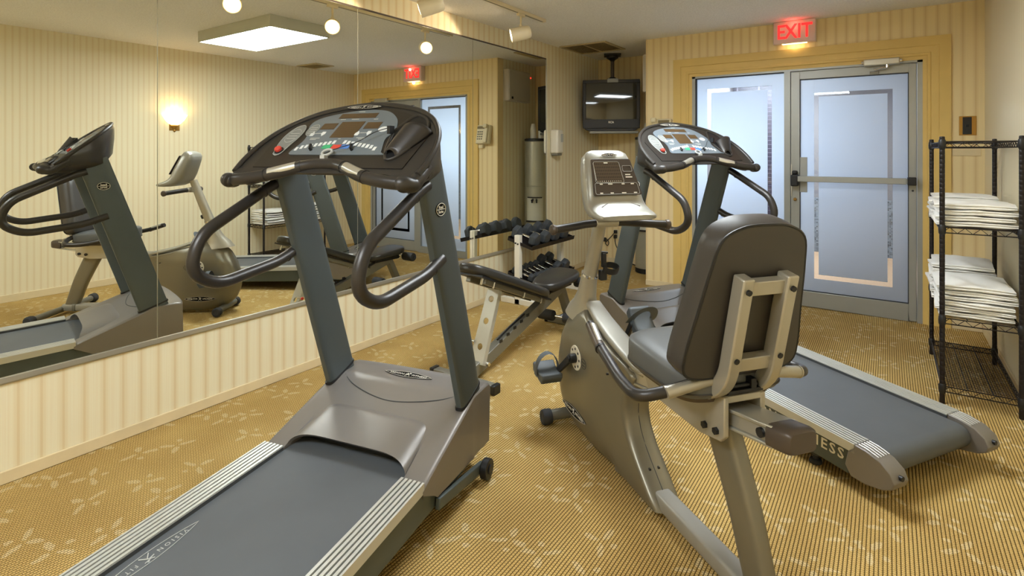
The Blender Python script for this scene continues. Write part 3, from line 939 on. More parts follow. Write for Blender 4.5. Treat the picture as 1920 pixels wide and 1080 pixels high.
def thi(s):
    s = abs(s)
    key = [(0, .458), (.1, .448), (.2, .418), (.28, .378), (.34, .325), (.38, .268), (.405, .20), (.415, .12), (.418, .1)]
    for (a, b), (c, d) in zip(key[:-1], key[1:]):
        if s <= c: return b + (d - b) * (s - a) / (c - a)
    return key[-1][1]

def make_treadmill():
    t = thing('treadmill', 'x', 'treadmill', (1.282, 1.746, 0), R(12.15))
    # ---- motor hood: height field
    HW = 0.360
    def hz(f):
        if f > 0.11: return 0.376 - (f - 0.11) * 0.25
        if f > -0.02: return 0.376
        k = min(1, (-0.02 - f) / 0.08)
        return 0.376 - (-0.02 - f) * 0.345 - 0.004 * k
    def hoodrow(x):
        a = abs(x)
        rear = -0.44 if a > 0.262 else -0.30
        fr = 0.165 - 0.035 * (a / HW) ** 3
        return rear, fr
    xs = [-HW, -.357, -.352, -.345, -.33, -.30, -.27, -.262, -.2615, -.2, -.12, 0, .12, .2, .2615, .262, .27, .30, .33, .345, .352, .357, HW]
    m = MB()
    NF = 22
    cols = []
    for x in xs:
        rear, fr = hoodrow(x)
        col = []
        ed = max(0, (abs(x) - (HW - 0.015)) / 0.015)
        for j in range(NF + 1):
            u = j / NF
            f = rear + (fr - rear) * u
            z = hz(f) - 0.010 * ed ** 2.2
            if u < 0.06: z -= 0.006 * (1 - u / 0.06)
            col.append(Vector((x * (1.0 + 0.025 * max(0, -f / 0.44)), f, z)))
        # front skirt
        fx = col[-1]
        col.append(Vector((fx.x, fx.y + 0.008, fx.z - 0.010)))
        col.append(Vector((fx.x * 0.97, fx.y + 0.016, 0.11)))
        cols.append(col)
    rows = [m.ring(c) for c in cols]
    for a, b in zip(rows[:-1], rows[1:]):
        for j in range(len(a) - 1):
            m.face([a[j], a[j + 1], b[j + 1], b[j]])
    for row in (rows[0], rows[-1]):       # side panels
        low = []
        for v in row:
            f = v.co.y
            zl = 0.11 + max(0.0, (0.10 - f)) * 0.06
            if f < -0.35: zl = 0.15 + (-0.35 - f) * 0.55
            low.append(m.bm.verts.new((v.co.x * (1.0 if f < 0 else 0.985), f, min(zl, v.co.z - 0.001))))
        for j in range(len(row) - 1):
            m.face([row[j], row[j + 1], low[j + 1], low[j]])
    for i in list(range(len(rows) - 1)):   # rear lips
        a, b = rows[i][0], rows[i + 1][0]
        c = m.bm.verts.new(b.co + Vector((0, 0.004, -0.03))); d = m.bm.verts.new(a.co + Vector((0, 0.004, -0.03)))
        m.face([a, b, c, d])
    hood = mk('motor_hood', m, 'hood', t, angle=32)
    # raised cover where the belt goes under
    m = MB()
    def cover(u, v):
        x = math.sin((u * 2 - 1) * PI / 2)
        f = -0.378 + 0.195 * v
        wdt = 0.276 - 0.018 * v
        prof = (1 - min(1.0, abs(x)) ** 7) ** 0.55
        base = hz(f) - 0.020
        top = 0.280 + (0.325 - 0.280) * v - 0.010 * max(0, (v - .8) / .2) ** 2
        z = base + max(0.0, top - base) * prof
        return Vector((x * wdt, f - 0.03 * abs(x) ** 5 * (1 - v), z))
    vs = m.grid(cover, 32, 14)
    rim = [v[0] for v in vs]
    lip = [m.bm.verts.new(v.co + Vector((0, 0.012, -0.012))) for v in rim]
    for i in range(len(rim) - 1): m.face([rim[i], rim[i + 1], lip[i + 1], lip[i]])
    mk('belt_cover', m, 'hood', t, angle=40)
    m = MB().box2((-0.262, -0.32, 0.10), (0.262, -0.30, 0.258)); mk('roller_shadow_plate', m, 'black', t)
    # parting line and badge on the hood
    m = MB().tube(smoothpath([(-.332, -.005, hz(-.005) + .0005), (-.22, -.075, hz(-.075) + .0005), (-.06, -.118, hz(-.118) + .0005), (.06, -.118, hz(-.118) + .0005), (.22, -.075, hz(-.075) + .0005), (.332, -.005, hz(-.005) + .0005)]), 0.0022, 6)
    mk('hood_seam', m, 'groove', hood)
    badge(hood, frame_mtx((-0.01, 0.05, 0.377), (1, 0, 0), (0, 1, 0)), 0.125, 0.026, 0.026)
    # ---- frame skirts
    for s in (-1, 1):
        m = MB()
        poly = [(-1.72, 0.055), (-1.30, 0.075), (-0.2, 0.095), (0.06, 0.115), (0.06, 0.16), (-0.44, zdeck(-.44) - 0.004), (-1.72, zdeck(-1.72) - 0.004)]
        m.prism(poly, lambda p: Vector((s * 0.352, p[0], p[1])), lambda p: Vector((s * 0.300, p[0], p[1])))
        sk = mk('side_skirt', m, 'skirt', t, bevel=0.004)
        mt = frame_mtx((s * 0.3525, -1.315, 0.136), (0, -1, T_SL * -1) if s < 0 else (0, 1, T_SL), (0, 0, 1))
        for wd, xo, fw in (('VISION', -.06, .23), ('FITNESS', .25, .27)):
            m = MB(); text_mb(m, wd, 0.062, mt @ Matrix.Translation((xo, 0, 0)), 0.0006, 0.001, spacing=1.25, fit=fw)
            mk('side_lettering', m, 'ink', sk)
        # ribbed tread rail
        f0, f1 = -1.755, -0.43
        def rail(m, x0, x1, dz0, dz1):
            m.loft([[Vector((s * x0, f, zdeck(f) + dz0)), Vector((s * x1, f, zdeck(f) + dz0)), Vector((s * x1, f, zdeck(f) + dz1)), Vector((s * x0, f, zdeck(f) + dz1))] for f in (f0, f1)])
        m = MB(); rail(m, 0.272, 0.364, -0.004, 0.0125); rl = mk('tread_rail', m, 'groove', t)
        for k in range(5):
            m = MB(); x = 0.2735 + k * 0.0175; rail(m, x, x + 0.0105, 0.0125, 0.0185); mk('tread_rib', m, 'rib', rl)
        m = MB(); rail(m, 0.3605, 0.368, -0.018, 0.0185); mk('rail_edge', m, 'rib', rl)
        # rear end cap with rounded nose
        m = MB()
        zt = zdeck(-1.755) + 0.0185
        pr = [(-1.70, 0.045), (-1.70, zt - 0.02)] if False else []
        pr = [(-1.755, zt), (-1.80, zt - 0.003), (-1.86, zt - 0.018), (-1.90, zt - 0.046), (-1.915, zt - 0.08), (-1.905, zt - 0.105), (-1.87, zt - 0.125), (-1.80, zt - 0.140), (-1.74, zt - 0.138), (-1.715, zt - 0.10), (-1.73, zt - 0.03), (-1.755, zt - 0.01)]
        m.prism(pr, lambda p: Vector((s * 0.368, p[0], p[1])), lambda p: Vector((s * 0.278, p[0], p[1])))
        ec = mk('end_cap', m, 'hood', t, bevel=0.010, segs=3)
        m = MB()
        for k in range(5):
            x = 0.285 + k * 0.0165
            m.tube([(s * x, -1.765, zt + .001), (s * x, -1.80, zt - .002), (s * x, -1.845, zt - .013)], 0.0028, 6)
        mk('cap_ribs', m, 'rib', ec)
        m = MB().cyl((s * .323, -1.905, zt - 0.065), (s * .323, -1.919, zt - 0.065), 0.010, seg=12); mk('adjuster_hole', m, 'black', ec)
        # levelling foot
        m = MB().loft([[Vector((s * .31 + a * .04, -1.54 + b * .055, 0.085)) for a, b in ((-1, -1), (1, -1), (1, 1), (-1, 1))], [Vector((s * .31 + a * .028, -1.54 + b * .03, 0.045)) for a, b in ((-1, -1), (1, -1), (1, 1), (-1, 1))]])
        m.cyl((s * .31, -1.54, 0.05), (s * .31, -1.54, 0.012), 0.012); m.lathe([(.005, .022), (.024, .016), (.028, .004), (.026, 0), (.004, 0)], Matrix.Translation((s * .31, -1.54, 0)), 18)
        mk('levelling_foot', m, 'rubber', t, bevel=0.003)
        # front lift arm with wheel
        m = MB().box((s * 0.366, -0.15, 0.082), (0.020, 0.38, 0.042), Matrix.Rotation(R(-9), 3, 'X')); la = mk('lift_arm', m, 'skirt', t, bevel=0.004)
        m = MB().cyl((s * .378, 0.03, .050), (s * .408, 0.03, .050), .042, seg=24); m.cyl((s * .408, 0.03, .050), (s * .414, 0.03, .050), .020); mk('wheel', m, 'black', la, bevel=0.004)
    # ---- belt
    m = MB()
    nose = []
    rr = 0.05
    fz = -1.80
    zc = zdeck(fz) - rr
    prof = [(-0.30, zdeck(-.30))] + [(f, zdeck(f)) for f in (-.6, -1.0, -1.4, -1.7)]
    for k in range(0, 9):
        a = PI / 2 + PI * k / 8
        prof.append((fz + rr * math.cos(a), zc + rr * math.sin(a)))
    prof.append((-0.40, zc - rr + 0.04))
    rings = [[Vector((x, p[0], p[1])) for p in prof] for x in (-0.272, 0.272)]
    m.loft(rings, cap=True)
    bl = mk('running_belt', m, 'belt', t, angle=30)
    m = MB()
    mt = frame_mtx((-0.222, -1.0, zdeck(-1.0) + 0.0006), (0, -1, -T_SL), (1, 0, 0))
    outline(m, lens(0.165, 0.024), mt, 0.0012)
    text_mb(m, 'VISION', 0.021, mt @ Matrix.Translation((-.078, 0, 0)), 0.0003, 0.0, fit=0.095, spacing=1.6)
    text_mb(m, 'FITNESS', 0.021, mt @ Matrix.Translation((.078, 0, 0)), 0.0003, 0.0, fit=0.095, spacing=1.6)
    runner(m, mt, 0.034)
    mk('belt_lettering', m, 'inkdim', bl)
    # ---- posts
    for s in (-1, 1):
        p0, p1 = Vector((s * .332, -.012, 0.335)), Vector((s * .332, -.345, 1.34))
        ax = (p1 - p0).normalized()
        dv = Vector((0, ax.z, -ax.y))          # depth direction
        def sect(c, k):
            return [c + Vector((q[0], 0, 0)) + dv * q[1] for q in superell(0.022 * k, 0.082 * k, 24, 4.0)]
        m = MB().loft([sect(p0, 1.02), sect(p0.lerp(p1, .5), 1.0), sect(p1, 0.96)])
        po = mk('upright_post', m, 'post', t, angle=30)
        b0 = p0.lerp(p1, 0.040)
        m = MB().loft([[q + Vector((0, 0, 0)) for q in sect(b0 - ax * 0.004, 1.10)], sect(b0 + ax * 0.006, 1.09)]); mk('post_gasket', m, 'black', po)
        c = p0.lerp(p1, .84) + Vector((s * 0.0217, 0, 0)) - dv * 0.0
        mt = frame_mtx(c, Vector((0, s, 0)) , ax)
        m = MB(); flat(m, ellipse(0.040, 0.025) if False else ellipse(0.036, 0.026), mt, 0.0015); e = mk('series_badge', m, 'badge', po)
        m = MB(); mt2 = mt @ Matrix.Translation((0, 0, 0.0018)); outline(m, ellipse(0.033, 0.023), mt2, 0.0013)
        text_mb(m, 'Road', 0.016, mt2 @ Matrix.Translation((0, .008, 0)), 0.0003, 0.0004); text_mb(m, 'Series', 0.015, mt2 @ Matrix.Translation((0, -.009, 0)), 0.0003, 0.0004)
        m.tube([mt2 @ Vector((-.03, 0, 0)), mt2 @ Vector((.03, 0, 0))], 0.0012, 5)
        mk('badge_lettering', m, 'ink', e)
        # side handrail loop
        xh = s * 0.345
        pts = [(xh, -.375, 1.272), (xh, -.42, 1.258), (xh, -.735, 1.105), (xh, -.775, 0.985), (xh, -.67, 0.918), (xh, -.38, 0.950), (xh, -.285, 0.985), (xh, -.268, 0.990)]
        m = MB().tube(fillet(pts, [0, .05, .12, .10, .12, .08, .03, 0]), 0.0215, 16)
        hr = mk('side_handrail', m, 'tube', t)
        m = MB()
        for q, r0 in (((xh, -.46, 1.236), (0, -.335, -.16)), ((xh, -.34, .962), (0, .1, .04))):
            d = Vector(r0).normalized(); q = Vector(q)
            m.cyl(q - d * .002, q + d * .002, 0.0222, seg=16)
        mk('grip_seam', m, 'black', hr)
    # ---- console shell (loft across the width)
    dep = [(0.0, .05), (.08, .085), (.15, .11), (.25, .145), (.33, .160), (.40, .085), (.43, .05), (.458, .03)]
    def depth(t):
        t = max(0, t)
        for (a, b), (c, d) in zip(dep[:-1], dep[1:]):
            if t <= c: return b + (d - b) * (t - a) / (c - a)
        return dep[-1][1]
    dep_mid = [(0.0, .004), (.04, .006), (.08, .020), (.15, .055), (.25, .110), (.33, .155), (.40, .085), (.43, .05), (.458, .03)]
    def depth_mid(t):
        t = max(0, t)
        for (a, b), (c, d) in zip(dep_mid[:-1], dep_mid[1:]):
            if t <= c: return b + (d - b) * (t - a) / (c - a)
        return dep_mid[-1][1]
    rings = []
    ss = [-.418, -.412, -.40, -.38, -.355, -.32, -.28, -.22, -.15, -.08, 0, .08, .15, .22, .28, .32, .355, .38, .40, .412, .418]
    for s in ss:
        a = abs(s)
        hi = thi(s)
        lo = 0.0 if a > 0.36 else (0.028 if a < .30 else 0.028 * (0.36 - a) / 0.06)
        if a > .40: lo = 0.03 + (a - .40) / .018 * .05
        edge = max(0.0, 1 - ((a - 0.33) / 0.09) ** 2 * 0.75) if a > .33 else 1.0
        ring = []
        n = 14
        for k in range(n + 1):
            tt = lo + (hi - lo) * k / n
            inset = 0.0
            ring.append(cp(s, tt, -0.004 * (1 - edge)))
        for k in range(n, -1, -1):
            tt = lo + (hi - lo) * k / n
            hs = thi(s) / 0.458
            kk = max(0.0, min(1.0, (a - .29) / .06))
            dd = (depth(tt / max(hs, .01)) * kk + depth_mid(tt / max(hs, .01)) * (1 - kk)) * edge
            dd = max(dd, 0.012)
            tb = tt - 0.012 if k == n else (tt + 0.004 if k == 0 else tt)
            ring.append(cp(s, tb, -dd))
        rings.append(ring)
    m = MB().loft(rings)
    shell = mk('console_shell', m, 'shell', t, angle=38, bevel=0.006, segs=2)
    m = MB().tube(smoothpath([cp(-.408, .03, 0.0), cp(-.416, .10, .001), cp(-.408, .19, .001), cp(-.375, .275, .001), cp(-.31, .352, .001), cp(-.2, .414, .001), cp(0, .452, .001), cp(.2, .414, .001), cp(.31, .352, .001), cp(.375, .275, .001), cp(.408, .19, .001), cp(.416, .10, .001), cp(.408, .03, 0)]), 0.011, 10)
    mk('rim_bead', m, 'shell', shell)
    # dark inner face
    inner = []
    for k in range(41):
        s = -0.355 + 0.71 * k / 40
        inner.append((s, thi(s * 1.06) - 0.034))
    face = [(-.335, .055), (.335, .055)] + list(reversed(inner))
    m = MB(); flat(m, face, CM @ Matrix.Translation((0, 0, .0005)), 0.003); mk('console_face', m, 'facebrown', t)
    # blue-grey display plate
    pl = [(-.205, .125), (.195, .125), (.205, .14), (.182, .215), (.20, .26), (.19, .30), (.165, .345), (.11, .39), (.04, .407), (-.03, .407), (-.10, .395), (-.17, .375), (-.225, .345), (-.232, .30), (-.205, .25), (-.198, .2), (-.215, .14)]
    pl = [tuple(q[:2]) for q in smoothpath([(p[0], p[1], 0) for p in pl + [pl[0]]], 4)[:-1]]
    m = MB(); flat(m, pl, CM @ Matrix.Translation((0, 0, .0036)), 0.003); dpl = mk('display_plate', m, 'plate', t)
    FZ = CM @ Matrix.Translation((0, 0, .0068))
    def rect(m, s0, s1, t0, t1, th=0.0008): flat(m, [(s0, t0), (s1, t0), (s1, t1), (s0, t1)], FZ, th)
    m = MB(); rect(m, -.118, .062, .352, .384); mk('message_screen', m, 'seg', dpl)
    m = MB(); rect(m, -.082, .030, .226, .328); mk('matrix_screen', m, 'ledscr', dpl)
    m = MB(); rect(m, -.166, -.096, .280, .320); mk('readout_screen', m, 'seg', dpl)
    m = MB(); rect(m, .044, .114, .280, .322); mk('readout_screen', m, 'seg', dpl)
    for i in range(18):
        left = i < 9
        k = i if left else i - 9
        s = (-.194 + .0195 * k) if left else (.012 + .0195 * k)
        tt = .197 - .0042 * ((8 - k) if left else k) - (0.006 if (k == 0 and left) or (k == 8 and not left) else 0)
        m = MB(); flat(m, [(s - .0062, tt - .010), (s + .0062, tt - .010), (s + .0062, tt + .010), (s - .0062, tt + .010)], FZ, 0.0016); mk('key_button', m, 'btn', dpl)
    for nm, s0, mm in (('start_button', -.056, 'green'), ('stop_button', -.013, 'red'), ('cool_button', .030, 'blue')):
        m = MB(); flat(m, [(s0 - .020, .158), (s0 + .019, .158), (s0 + .020, .181), (s0 - .018, .181)], FZ, 0.0014)
        b = mk(nm, m, mm, dpl); b['label'] = nm.split('_')[0] + ' key'
        b['label'] = {'green': 'green key', 'red': 'red key', 'blue': 'blue key'}[mm]
    m = MB()
    for s0 in (-.180, -.128, .036, .088):
        flat(m, [(s0 - .008, .238), (s0 + .008, .238), (s0 + .010, .250), (s0, .266), (s0 - .010, .250)] if s0 in (-.180, .036) else [(s0, .236), (s0 + .010, .252), (s0 + .008, .264), (s0 - .008, .264), (s0 - .010, .252)], FZ, 0.0014)
    mk('arrow_keys', m, 'btn', dpl)
    m = MB()
    for s0, t0, wdt in ((-.028, .394, .03), (-.09, .343, .025), (-.03, .343, .035), (.07, .340, .02), (-.155, .252, .035), (.062, .252, .03), (-.15, .222, .045), (.07, .222, .045), (-.028, .216, .012), (-.155, .214, .03), (.075, .214, .03)):
        rect(m, s0 - wdt / 2, s0 + wdt / 2, t0, t0 + 0.004)
    mk('plate_print', m, 'inkdim', dpl)['kind'] = 'stuff'
    m = MB(); flat(m, ellipse(.026, .037), FZ @ Matrix.Translation((-.196, .276, 0)), 0.001); q = mk('program_oval', m, 'plate2', dpl)
    m = MB(); outline(m, ellipse(.0255, .0365), FZ @ Matrix.Translation((-.196, .276, .001)), 0.0008)
    for k in range(4): rect(m, -.212, -.18, .255 + .012 * k, .2575 + .012 * k, .0016)
    mk('oval_print', m, 'inkdim', q)
    m = MB(); flat(m, ellipse(.022, .016), FZ @ Matrix.Translation((.142, .274, 0)), 0.002); mk('speed_key', m, 'btn', dpl)
    # left oval with the red stop knob
    lo = [tuple(q[:2]) for q in smoothpath([(x, y, 0) for x, y in ((-.290, .128), (-.272, .120), (-.254, .132), (-.246, .18), (-.236, .24), (-.240, .285), (-.262, .312), (-.292, .30), (-.312, .255), (-.312, .20), (-.290, .128))], 5)[:-1]]
    m = MB(); flat(m, lo, CM @ Matrix.Translation((0, 0, .0036)), 0.0025); lv = mk('heart_rate_oval', m, 'plate2', t)
    m = MB(); outline(m, lo, CM @ Matrix.Translation((0, 0, .006)), 0.0012); outline(m, ellipse(.03, .042), CM @ Matrix.Translation((-.274, .242, .0062)), 0.001)
    for k in range(3): flat(m, [(-.296, .224 + .016 * k), (-.252, .224 + .016 * k), (-.252, .227 + .016 * k), (-.296, .227 + .016 * k)], CM @ Matrix.Translation((0, 0, .0062)), 0.0006)
    mk('oval_print', m, 'inkdim', lv)
    m = MB().lathe([(.014, 0), (.014, .012), (.011, .016), (.002, .017)], CM @ Matrix.Translation((-.274, .148, .006)), 18); sk = mk('stop_knob', m, 'red', lv); sk['label'] = 'red round stop knob'
    m = MB().lathe([(.019, 0), (.019, .004), (.015, .005)], CM @ Matrix.Translation((-.274, .148, .005)), 18); mk('knob_collar', m, 'black', lv)
    for s0 in (-.118, .072):
        m = MB().tube([cp(s0, .150, .007), cp(s0, .150, .016), cp(s0 - .006, .168, .02)], 0.006, 8); mk('hook_peg', m, 'black', t)
    # bottle holder pocket on the right
    m = MB()
    hol = [(.196, .262), (.215, .17), (.238, .110), (.262, .098), (.292, .125), (.326, .20), (.338, .25), (.318, .315), (.275, .352), (.238, .352)]
    hol = [tuple(q[:2]) for q in smoothpath([(p[0], p[1], 0) for p in hol + [hol[0]]], 4)[:-1]]
    flat(m, hol, CM @ Matrix.Translation((0, 0, .0025)), 0.003); bh = mk('bottle_recess', m, 'black', t)
    m = MB(); m.tube([cp(p[0], p[1], .006) for p in hol], 0.006, 8, closed=True); mk('pocket_rim', m, 'shell', bh)
    m = MB()
    def pocket(u, v):
        # half cup standing out of the face; open towards the top
        a = PI * (u * 1.0)
        t0 = 0.112 + 0.135 * v
        cx = 0.252 + 0.042 * v
        wd = 0.024 + 0.040 * (v ** .6)
        return cp(cx - wd * math.cos(a) + .01 * v, t0 + 0.02 * math.sin(a) * (1 - v), .004 + (0.020 + 0.034 * v) * math.sin(a))
    vs = m.grid(pocket, 18, 10)
    mk('cup_pocket', m, 'tube', bh, angle=60).modifiers.new('th', 'SOLIDIFY').thickness = 0.003
    # key ring and tether cord
    m = MB().tube([cp(-.012 + .020 * math.cos(a), .118 + .017 * math.sin(a), .022) for a in [2 * PI * k / 20 for k in range(20)]], 0.005, 8, closed=True); m.box(cp(-.012, .095, .02), (0.02, .02, .012)); mk('safety_key', m, 'inkdim', t)
    m = MB().tube(smoothpath([cp(.195, .255, .03), cp(.14, .225, .03), (.09, -.44, 1.43), cp(.02, .135, .025), cp(-.04, .105, .018)]), 0.0016, 6); m.box(cp(.198, .245, .025), (.012, .03, .03)); mk('tether_cord', m, 'black', t)
    badge(shell, CM @ Matrix.Translation((-.035, .427, .0065)), 0.085, 0.013, 0.014)
    # front handlebar between the tips
    hb = smoothpath([(-.385, -.575, 1.290), (-.30, -.578, 1.296), (-.20, -.56, 1.312), (-.10, -.52, 1.338), (-.04, -.505, 1.347), (.04, -.505, 1.347), (.10, -.52, 1.338), (.20, -.56, 1.312), (.30, -.578, 1.296), (.385, -.575, 1.290)], 6)
    m = MB().tube(hb, 0.0225, 16); hb_o = mk('front_handlebar', m, 'tube', t)
    for s in (-1, 1):
        m = MB().tube(smoothpath([(s * .205, -.564, 1.3155), (s * .16, -.549, 1.3265), (s * .112, -.528, 1.339)], 5), 0.0196, 14); mk('pulse_grip', m, 'alu_bright', hb_o)
        m = MB()
        for q0, q1 in (((s * .222, -.5655, 1.308), (s * .218, -.5645, 1.309)), ((s * .098, -.519, 1.3385), (s * .094, -.5175, 1.3395))): m.cyl(q0, q1, 0.0242, seg=16)
        mk('grip_ring', m, 'black', hb_o)
        # rounded tip
        m = MB().tube(smoothpath([cp(s * .395, .10, -.03), cp(s * .398, .04, -.022), cp(s * .396, .0, -.018), (s * .385, -.585, 1.290), (s * .368, -.590, 1.287)], 6), [0.024] * 6 + [0.025] * 6 + [0.027] * 6 + [0.027] * 4 + [0.025, 0.020, 0.01], 16)
        m.ball((s * .385, -.582, 1.288), 0.0275)
        mk('console_tip', m, 'shell', shell)
    return t

T1 = make_treadmill()
T2 = copy_tree(T1)
T2.location = (1.647, 3.873, 0)
T2.rotation_euler = (0, 0, R(58.4))
tag(T1, 'grey treadmill in the foreground with its belt running out of the picture', 'treadmill', 'matching grey treadmills')
tag(T2, 'grey treadmill behind the exercise bike, in front of the glass door', 'treadmill', 'matching grey treadmills')
# ------------------------------------------------------------------ recumbent exercise bike
def interp(tab, x):
    if x <= tab[0][0]: return tab[0][1]
    for (a, b), (c, d) in zip(tab[:-1], tab[1:]):
        if x <= c: return b + (d - b) * (x - a) / (c - a)
    return tab[-1][1]
def sstep(a, b, x):
    t = max(0, min(1, (x - a) / (b - a)))
    return t * t * (3 - 2 * t)
bk = thing('recumbent_bike', 'champagne-grey recumbent exercise bike between the two treadmills', 'exercise bike', (1.89, 2.43, 0), R(52.5))
REAR = [(.03, -.625), (.05, -.61), (.10, -.555), (.15, -.497), (.20, -.445), (.25, -.412), (.30, -.395), (.35, -.398), (.40, -.42), (.44, -.45), (.475, -.46), (.490, -.44), (.504, -.389), (.518, -.30), (.548, -.19), (.572, -.095), (.600, -.02), (.616, .04)]
FRONT = [(.03, .12), (.05, .20), (.09, .255), (.13, .29), (.21, .322), (.27, .330), (.333, .326), (.436, .29), (.528, .24), (.59, .17), (.616, .10)]
def halfw(f, z, fr, ff):
    w = .064 + .040 * sstep(-.40, -.10, f)
    w *= interp([(.03, .62), (.06, .80), (.10, .93), (.16, 1), (.46, 1), (.53, .86), (.58, .66), (.616, .45)], z) if f > -.3 else interp([(.03, .9), (.06, 1), (.6, 1)], z)
    q = (ff - f) / .19
    if q < 1: w *= max(0.0, 1 - (1 - q) ** 2.4) ** .5
    q = (f - fr) / .028
    if q < 1: w *= max(0.0, 1 - (1 - q) ** 2.2) ** .45
    return max(w, .0008)
m = MB()
zs = [.03, .038, .05, .07, .10, .13, .16, .19, .22, .25, .28, .31, .34, .37, .40, .43, .455, .475, .490, .504, .518, .533, .548, .560, .572, .586, .600, .616]
rings = []
NF = 40
for z in zs:
    fr, ff = interp(REAR, z), interp(FRONT, z)
    fs = [fr + (ff - fr) * (.5 - .5 * math.cos(PI * k / NF)) for k in range(NF + 1)]
    rings.append([Vector((halfw(f, z, fr, ff), f, z)) for f in fs] + [Vector((-halfw(f, z, fr, ff), f, z)) for f in reversed(fs)])
m.loft(rings)
body = mk('drive_housing', m, 'bike', bk, angle=60)
m = MB().tube([(0.0, interp(REAR, z) - .0008, z) for z in (.05, .10, .15, .20, .25, .30, .35, .40, .44)], 0.0014, 6); mk('housing_seam', m, 'groove', body)
for z, x in ((.135, -.02), (.135, .02)):
    m = MB().cyl((x, interp(REAR, z) - .003, z), (x, interp(REAR, z) + .006, z), .005, seg=10); mk('screw', m, 'black', body)
badge(body, frame_mtx((-.1035, .025, .135), (0, -1, 0), (0, 0, 1)), .135, .021, .024)
m = MB(); mt = frame_mtx((-.1045, -.085, .405), (0, -1, 0), (0, 0, 1)); outline(m, ellipse(.026, .022), mt, .0012)
text_mb(m, 'Fitness', .012, mt @ Matrix.Translation((0, .006, 0)), .0003); text_mb(m, 'Series', .012, mt @ Matrix.Translation((0, -.008, 0)), .0003); mk('series_print', m, 'groove', body)
m = MB().cyl((-.1045, -.31, .445), (-.095, -.31, .445), .005, seg=10); mk('screw', m, 'black', body)
# neck, mast
m = MB()
def oval(c, a, b, lean=.25):
    d = Vector((0, math.cos(lean), math.sin(lean)))
    return [Vector(c) + Vector((q[0], 0, 0)) + d * q[1] for q in superell(a, b, 24, 2.5)]
m.loft([oval((0, .13, .555), .075, .135, .1), oval((0, .125, .59), .064, .105), oval((0, .112, .63), .050, .075), oval((0, .095, .68), .042, .056), oval((0, .075, .745), .037, .046), oval((0, .062, .785), .036, .044)])
mk('neck_shroud', m, 'bikelight', bk, angle=60)
m = MB().loft([oval((0, .064, .78), .0375, .046), oval((0, .061, .79), .0375, .046)]); mk('neck_ring', m, 'chrome', bk)
m = MB().loft([oval((0, .07, .76), .030, .040), oval((0, -.02, .98), .028, .036), oval((0, -.085, 1.145), .025, .030)]); mast = mk('mast', m, 'bikelight', bk, angle=60)
# strap holder on the mast
m = MB().box((.045, .01, .79), (.035, .03, .05)); m.box((.045, .0, .865), (.022, .022, .07)); m.cyl((.02, .0, .905), (.065, -.005, .90), .006); mk('holder_clip', m, 'black', mast, bevel=.004)
m = MB()
cpts = [Vector((.075 + .038 * math.cos(a), -.02 + .030 * math.sin(a), .825 + .012 * math.sin(a))) for a in [2 * PI * k / 24 for k in range(24)]]
m.tube(cpts, .011, 8, closed=True, flat=(1.5, .22)); mk('holder_ring', m, 'black', mast)
# handlebar
m = MB().tube(smoothpath([(-.292, -.172, 1.050), (-.20, -.150, 1.055), (-.08, -.115, 1.062), (.08, -.115, 1.062), (.20, -.150, 1.055), (.292, -.172, 1.050)], 6), .0185, 14); hbk = mk('handlebar', m, 'tube', bk)
m = MB().tube(smoothpath([(-.06, -.113, 1.062), (0, -.108, 1.063), (.06, -.113, 1.062)], 5), .0212, 14); m.box((0, -.085, 1.063), (.05, .05, .045)); mk('bar_clamp', m, 'bikelight', hbk, bevel=.006)
for s in (-1, 1):
    m = MB().lathe([(.0185, -.012), (.023, -.008), (.024, .004), (.017, .012), (.003, .014)], Matrix.Translation((s * .292, -.172, 1.05)) @ Vector((s, -.22, 0)).to_track_quat('Z', 'Y').to_matrix().to_4x4(), 16); mk('bar_end', m, 'bikecap', hbk)
# console
CU, CN = Vector((0, .43, .903)), Vector((0, -.903, .43))
def csec(f, z, hw, hd, ang):
    d = Vector((0, -math.cos(ang), math.sin(ang)))
    return [Vector((q[0], f, z)) + d * q[1] for q in superell(hw, hd, 36, 3.6)]
st = [(-.078, 1.392, .06, .010, .44), (-.080, 1.388, .090, .030, .44), (-.086, 1.372, .108, .044, .44), (-.100, 1.338, .118, .052, .44), (-.125, 1.280, .127, .056, .44), (-.150, 1.222, .136, .058, .46), (-.170, 1.180, .140, .056, .60), (-.188, 1.152, .143, .050, .85), (-.218, 1.132, .146, .038, 1.15), (-.254, 1.120, .147, .028, 1.35), (-.290, 1.114, .146, .021, 1.45), (-.312, 1.111, .141, .017, 1.5), (-.325, 1.110, .130, .010, 1.5)]
m = MB().loft([csec(*q) for q in st]); con = mk('bike_console', m, 'consilver', bk, angle=60)
PC = Vector((0, -.122, 1.272)) + CN * .0612
PM = frame_mtx(PC, (1, 0, 0), CU)
def trap(hb, ht, y0, y1, r=.01):
    return [tuple(q[:2]) for q in fillet([(0, y0, 0), (-hb, y0, 0), (-ht, y1, 0), (ht, y1, 0), (hb, y0, 0), (0, y0, 0)], r, 4)[:-1]]
m = MB(); flat(m, trap(.122, .100, -.110, .068, .010), PM, .004); cf = mk('console_screen', m, 'consface', con, bevel=.001)
m = MB(); flat(m, trap(.070, .064, -.050, .052, .010), PM @ Matrix.Translation((-.028, .0, .0041)), .0008); mk('dot_matrix', m, 'consdots', cf)
P2 = PM @ Matrix.Translation((0, 0, .0048))
m = MB(); outline(m, trap(.071, .065, -.051, .053, .010), P2 @ Matrix.Translation((-.028, 0, 0)), .0009); outline(m, trap(.024, .023, -.014, .014, .006), P2 @ Matrix.Translation((.073, .018, 0)), .0008); outline(m, trap(.111, .106, -.040, .014, .010), P2 @ Matrix.Translation((0, -.066, 0)), .0009)
mk('panel_outlines', m, 'inkdim', cf)
m = MB()
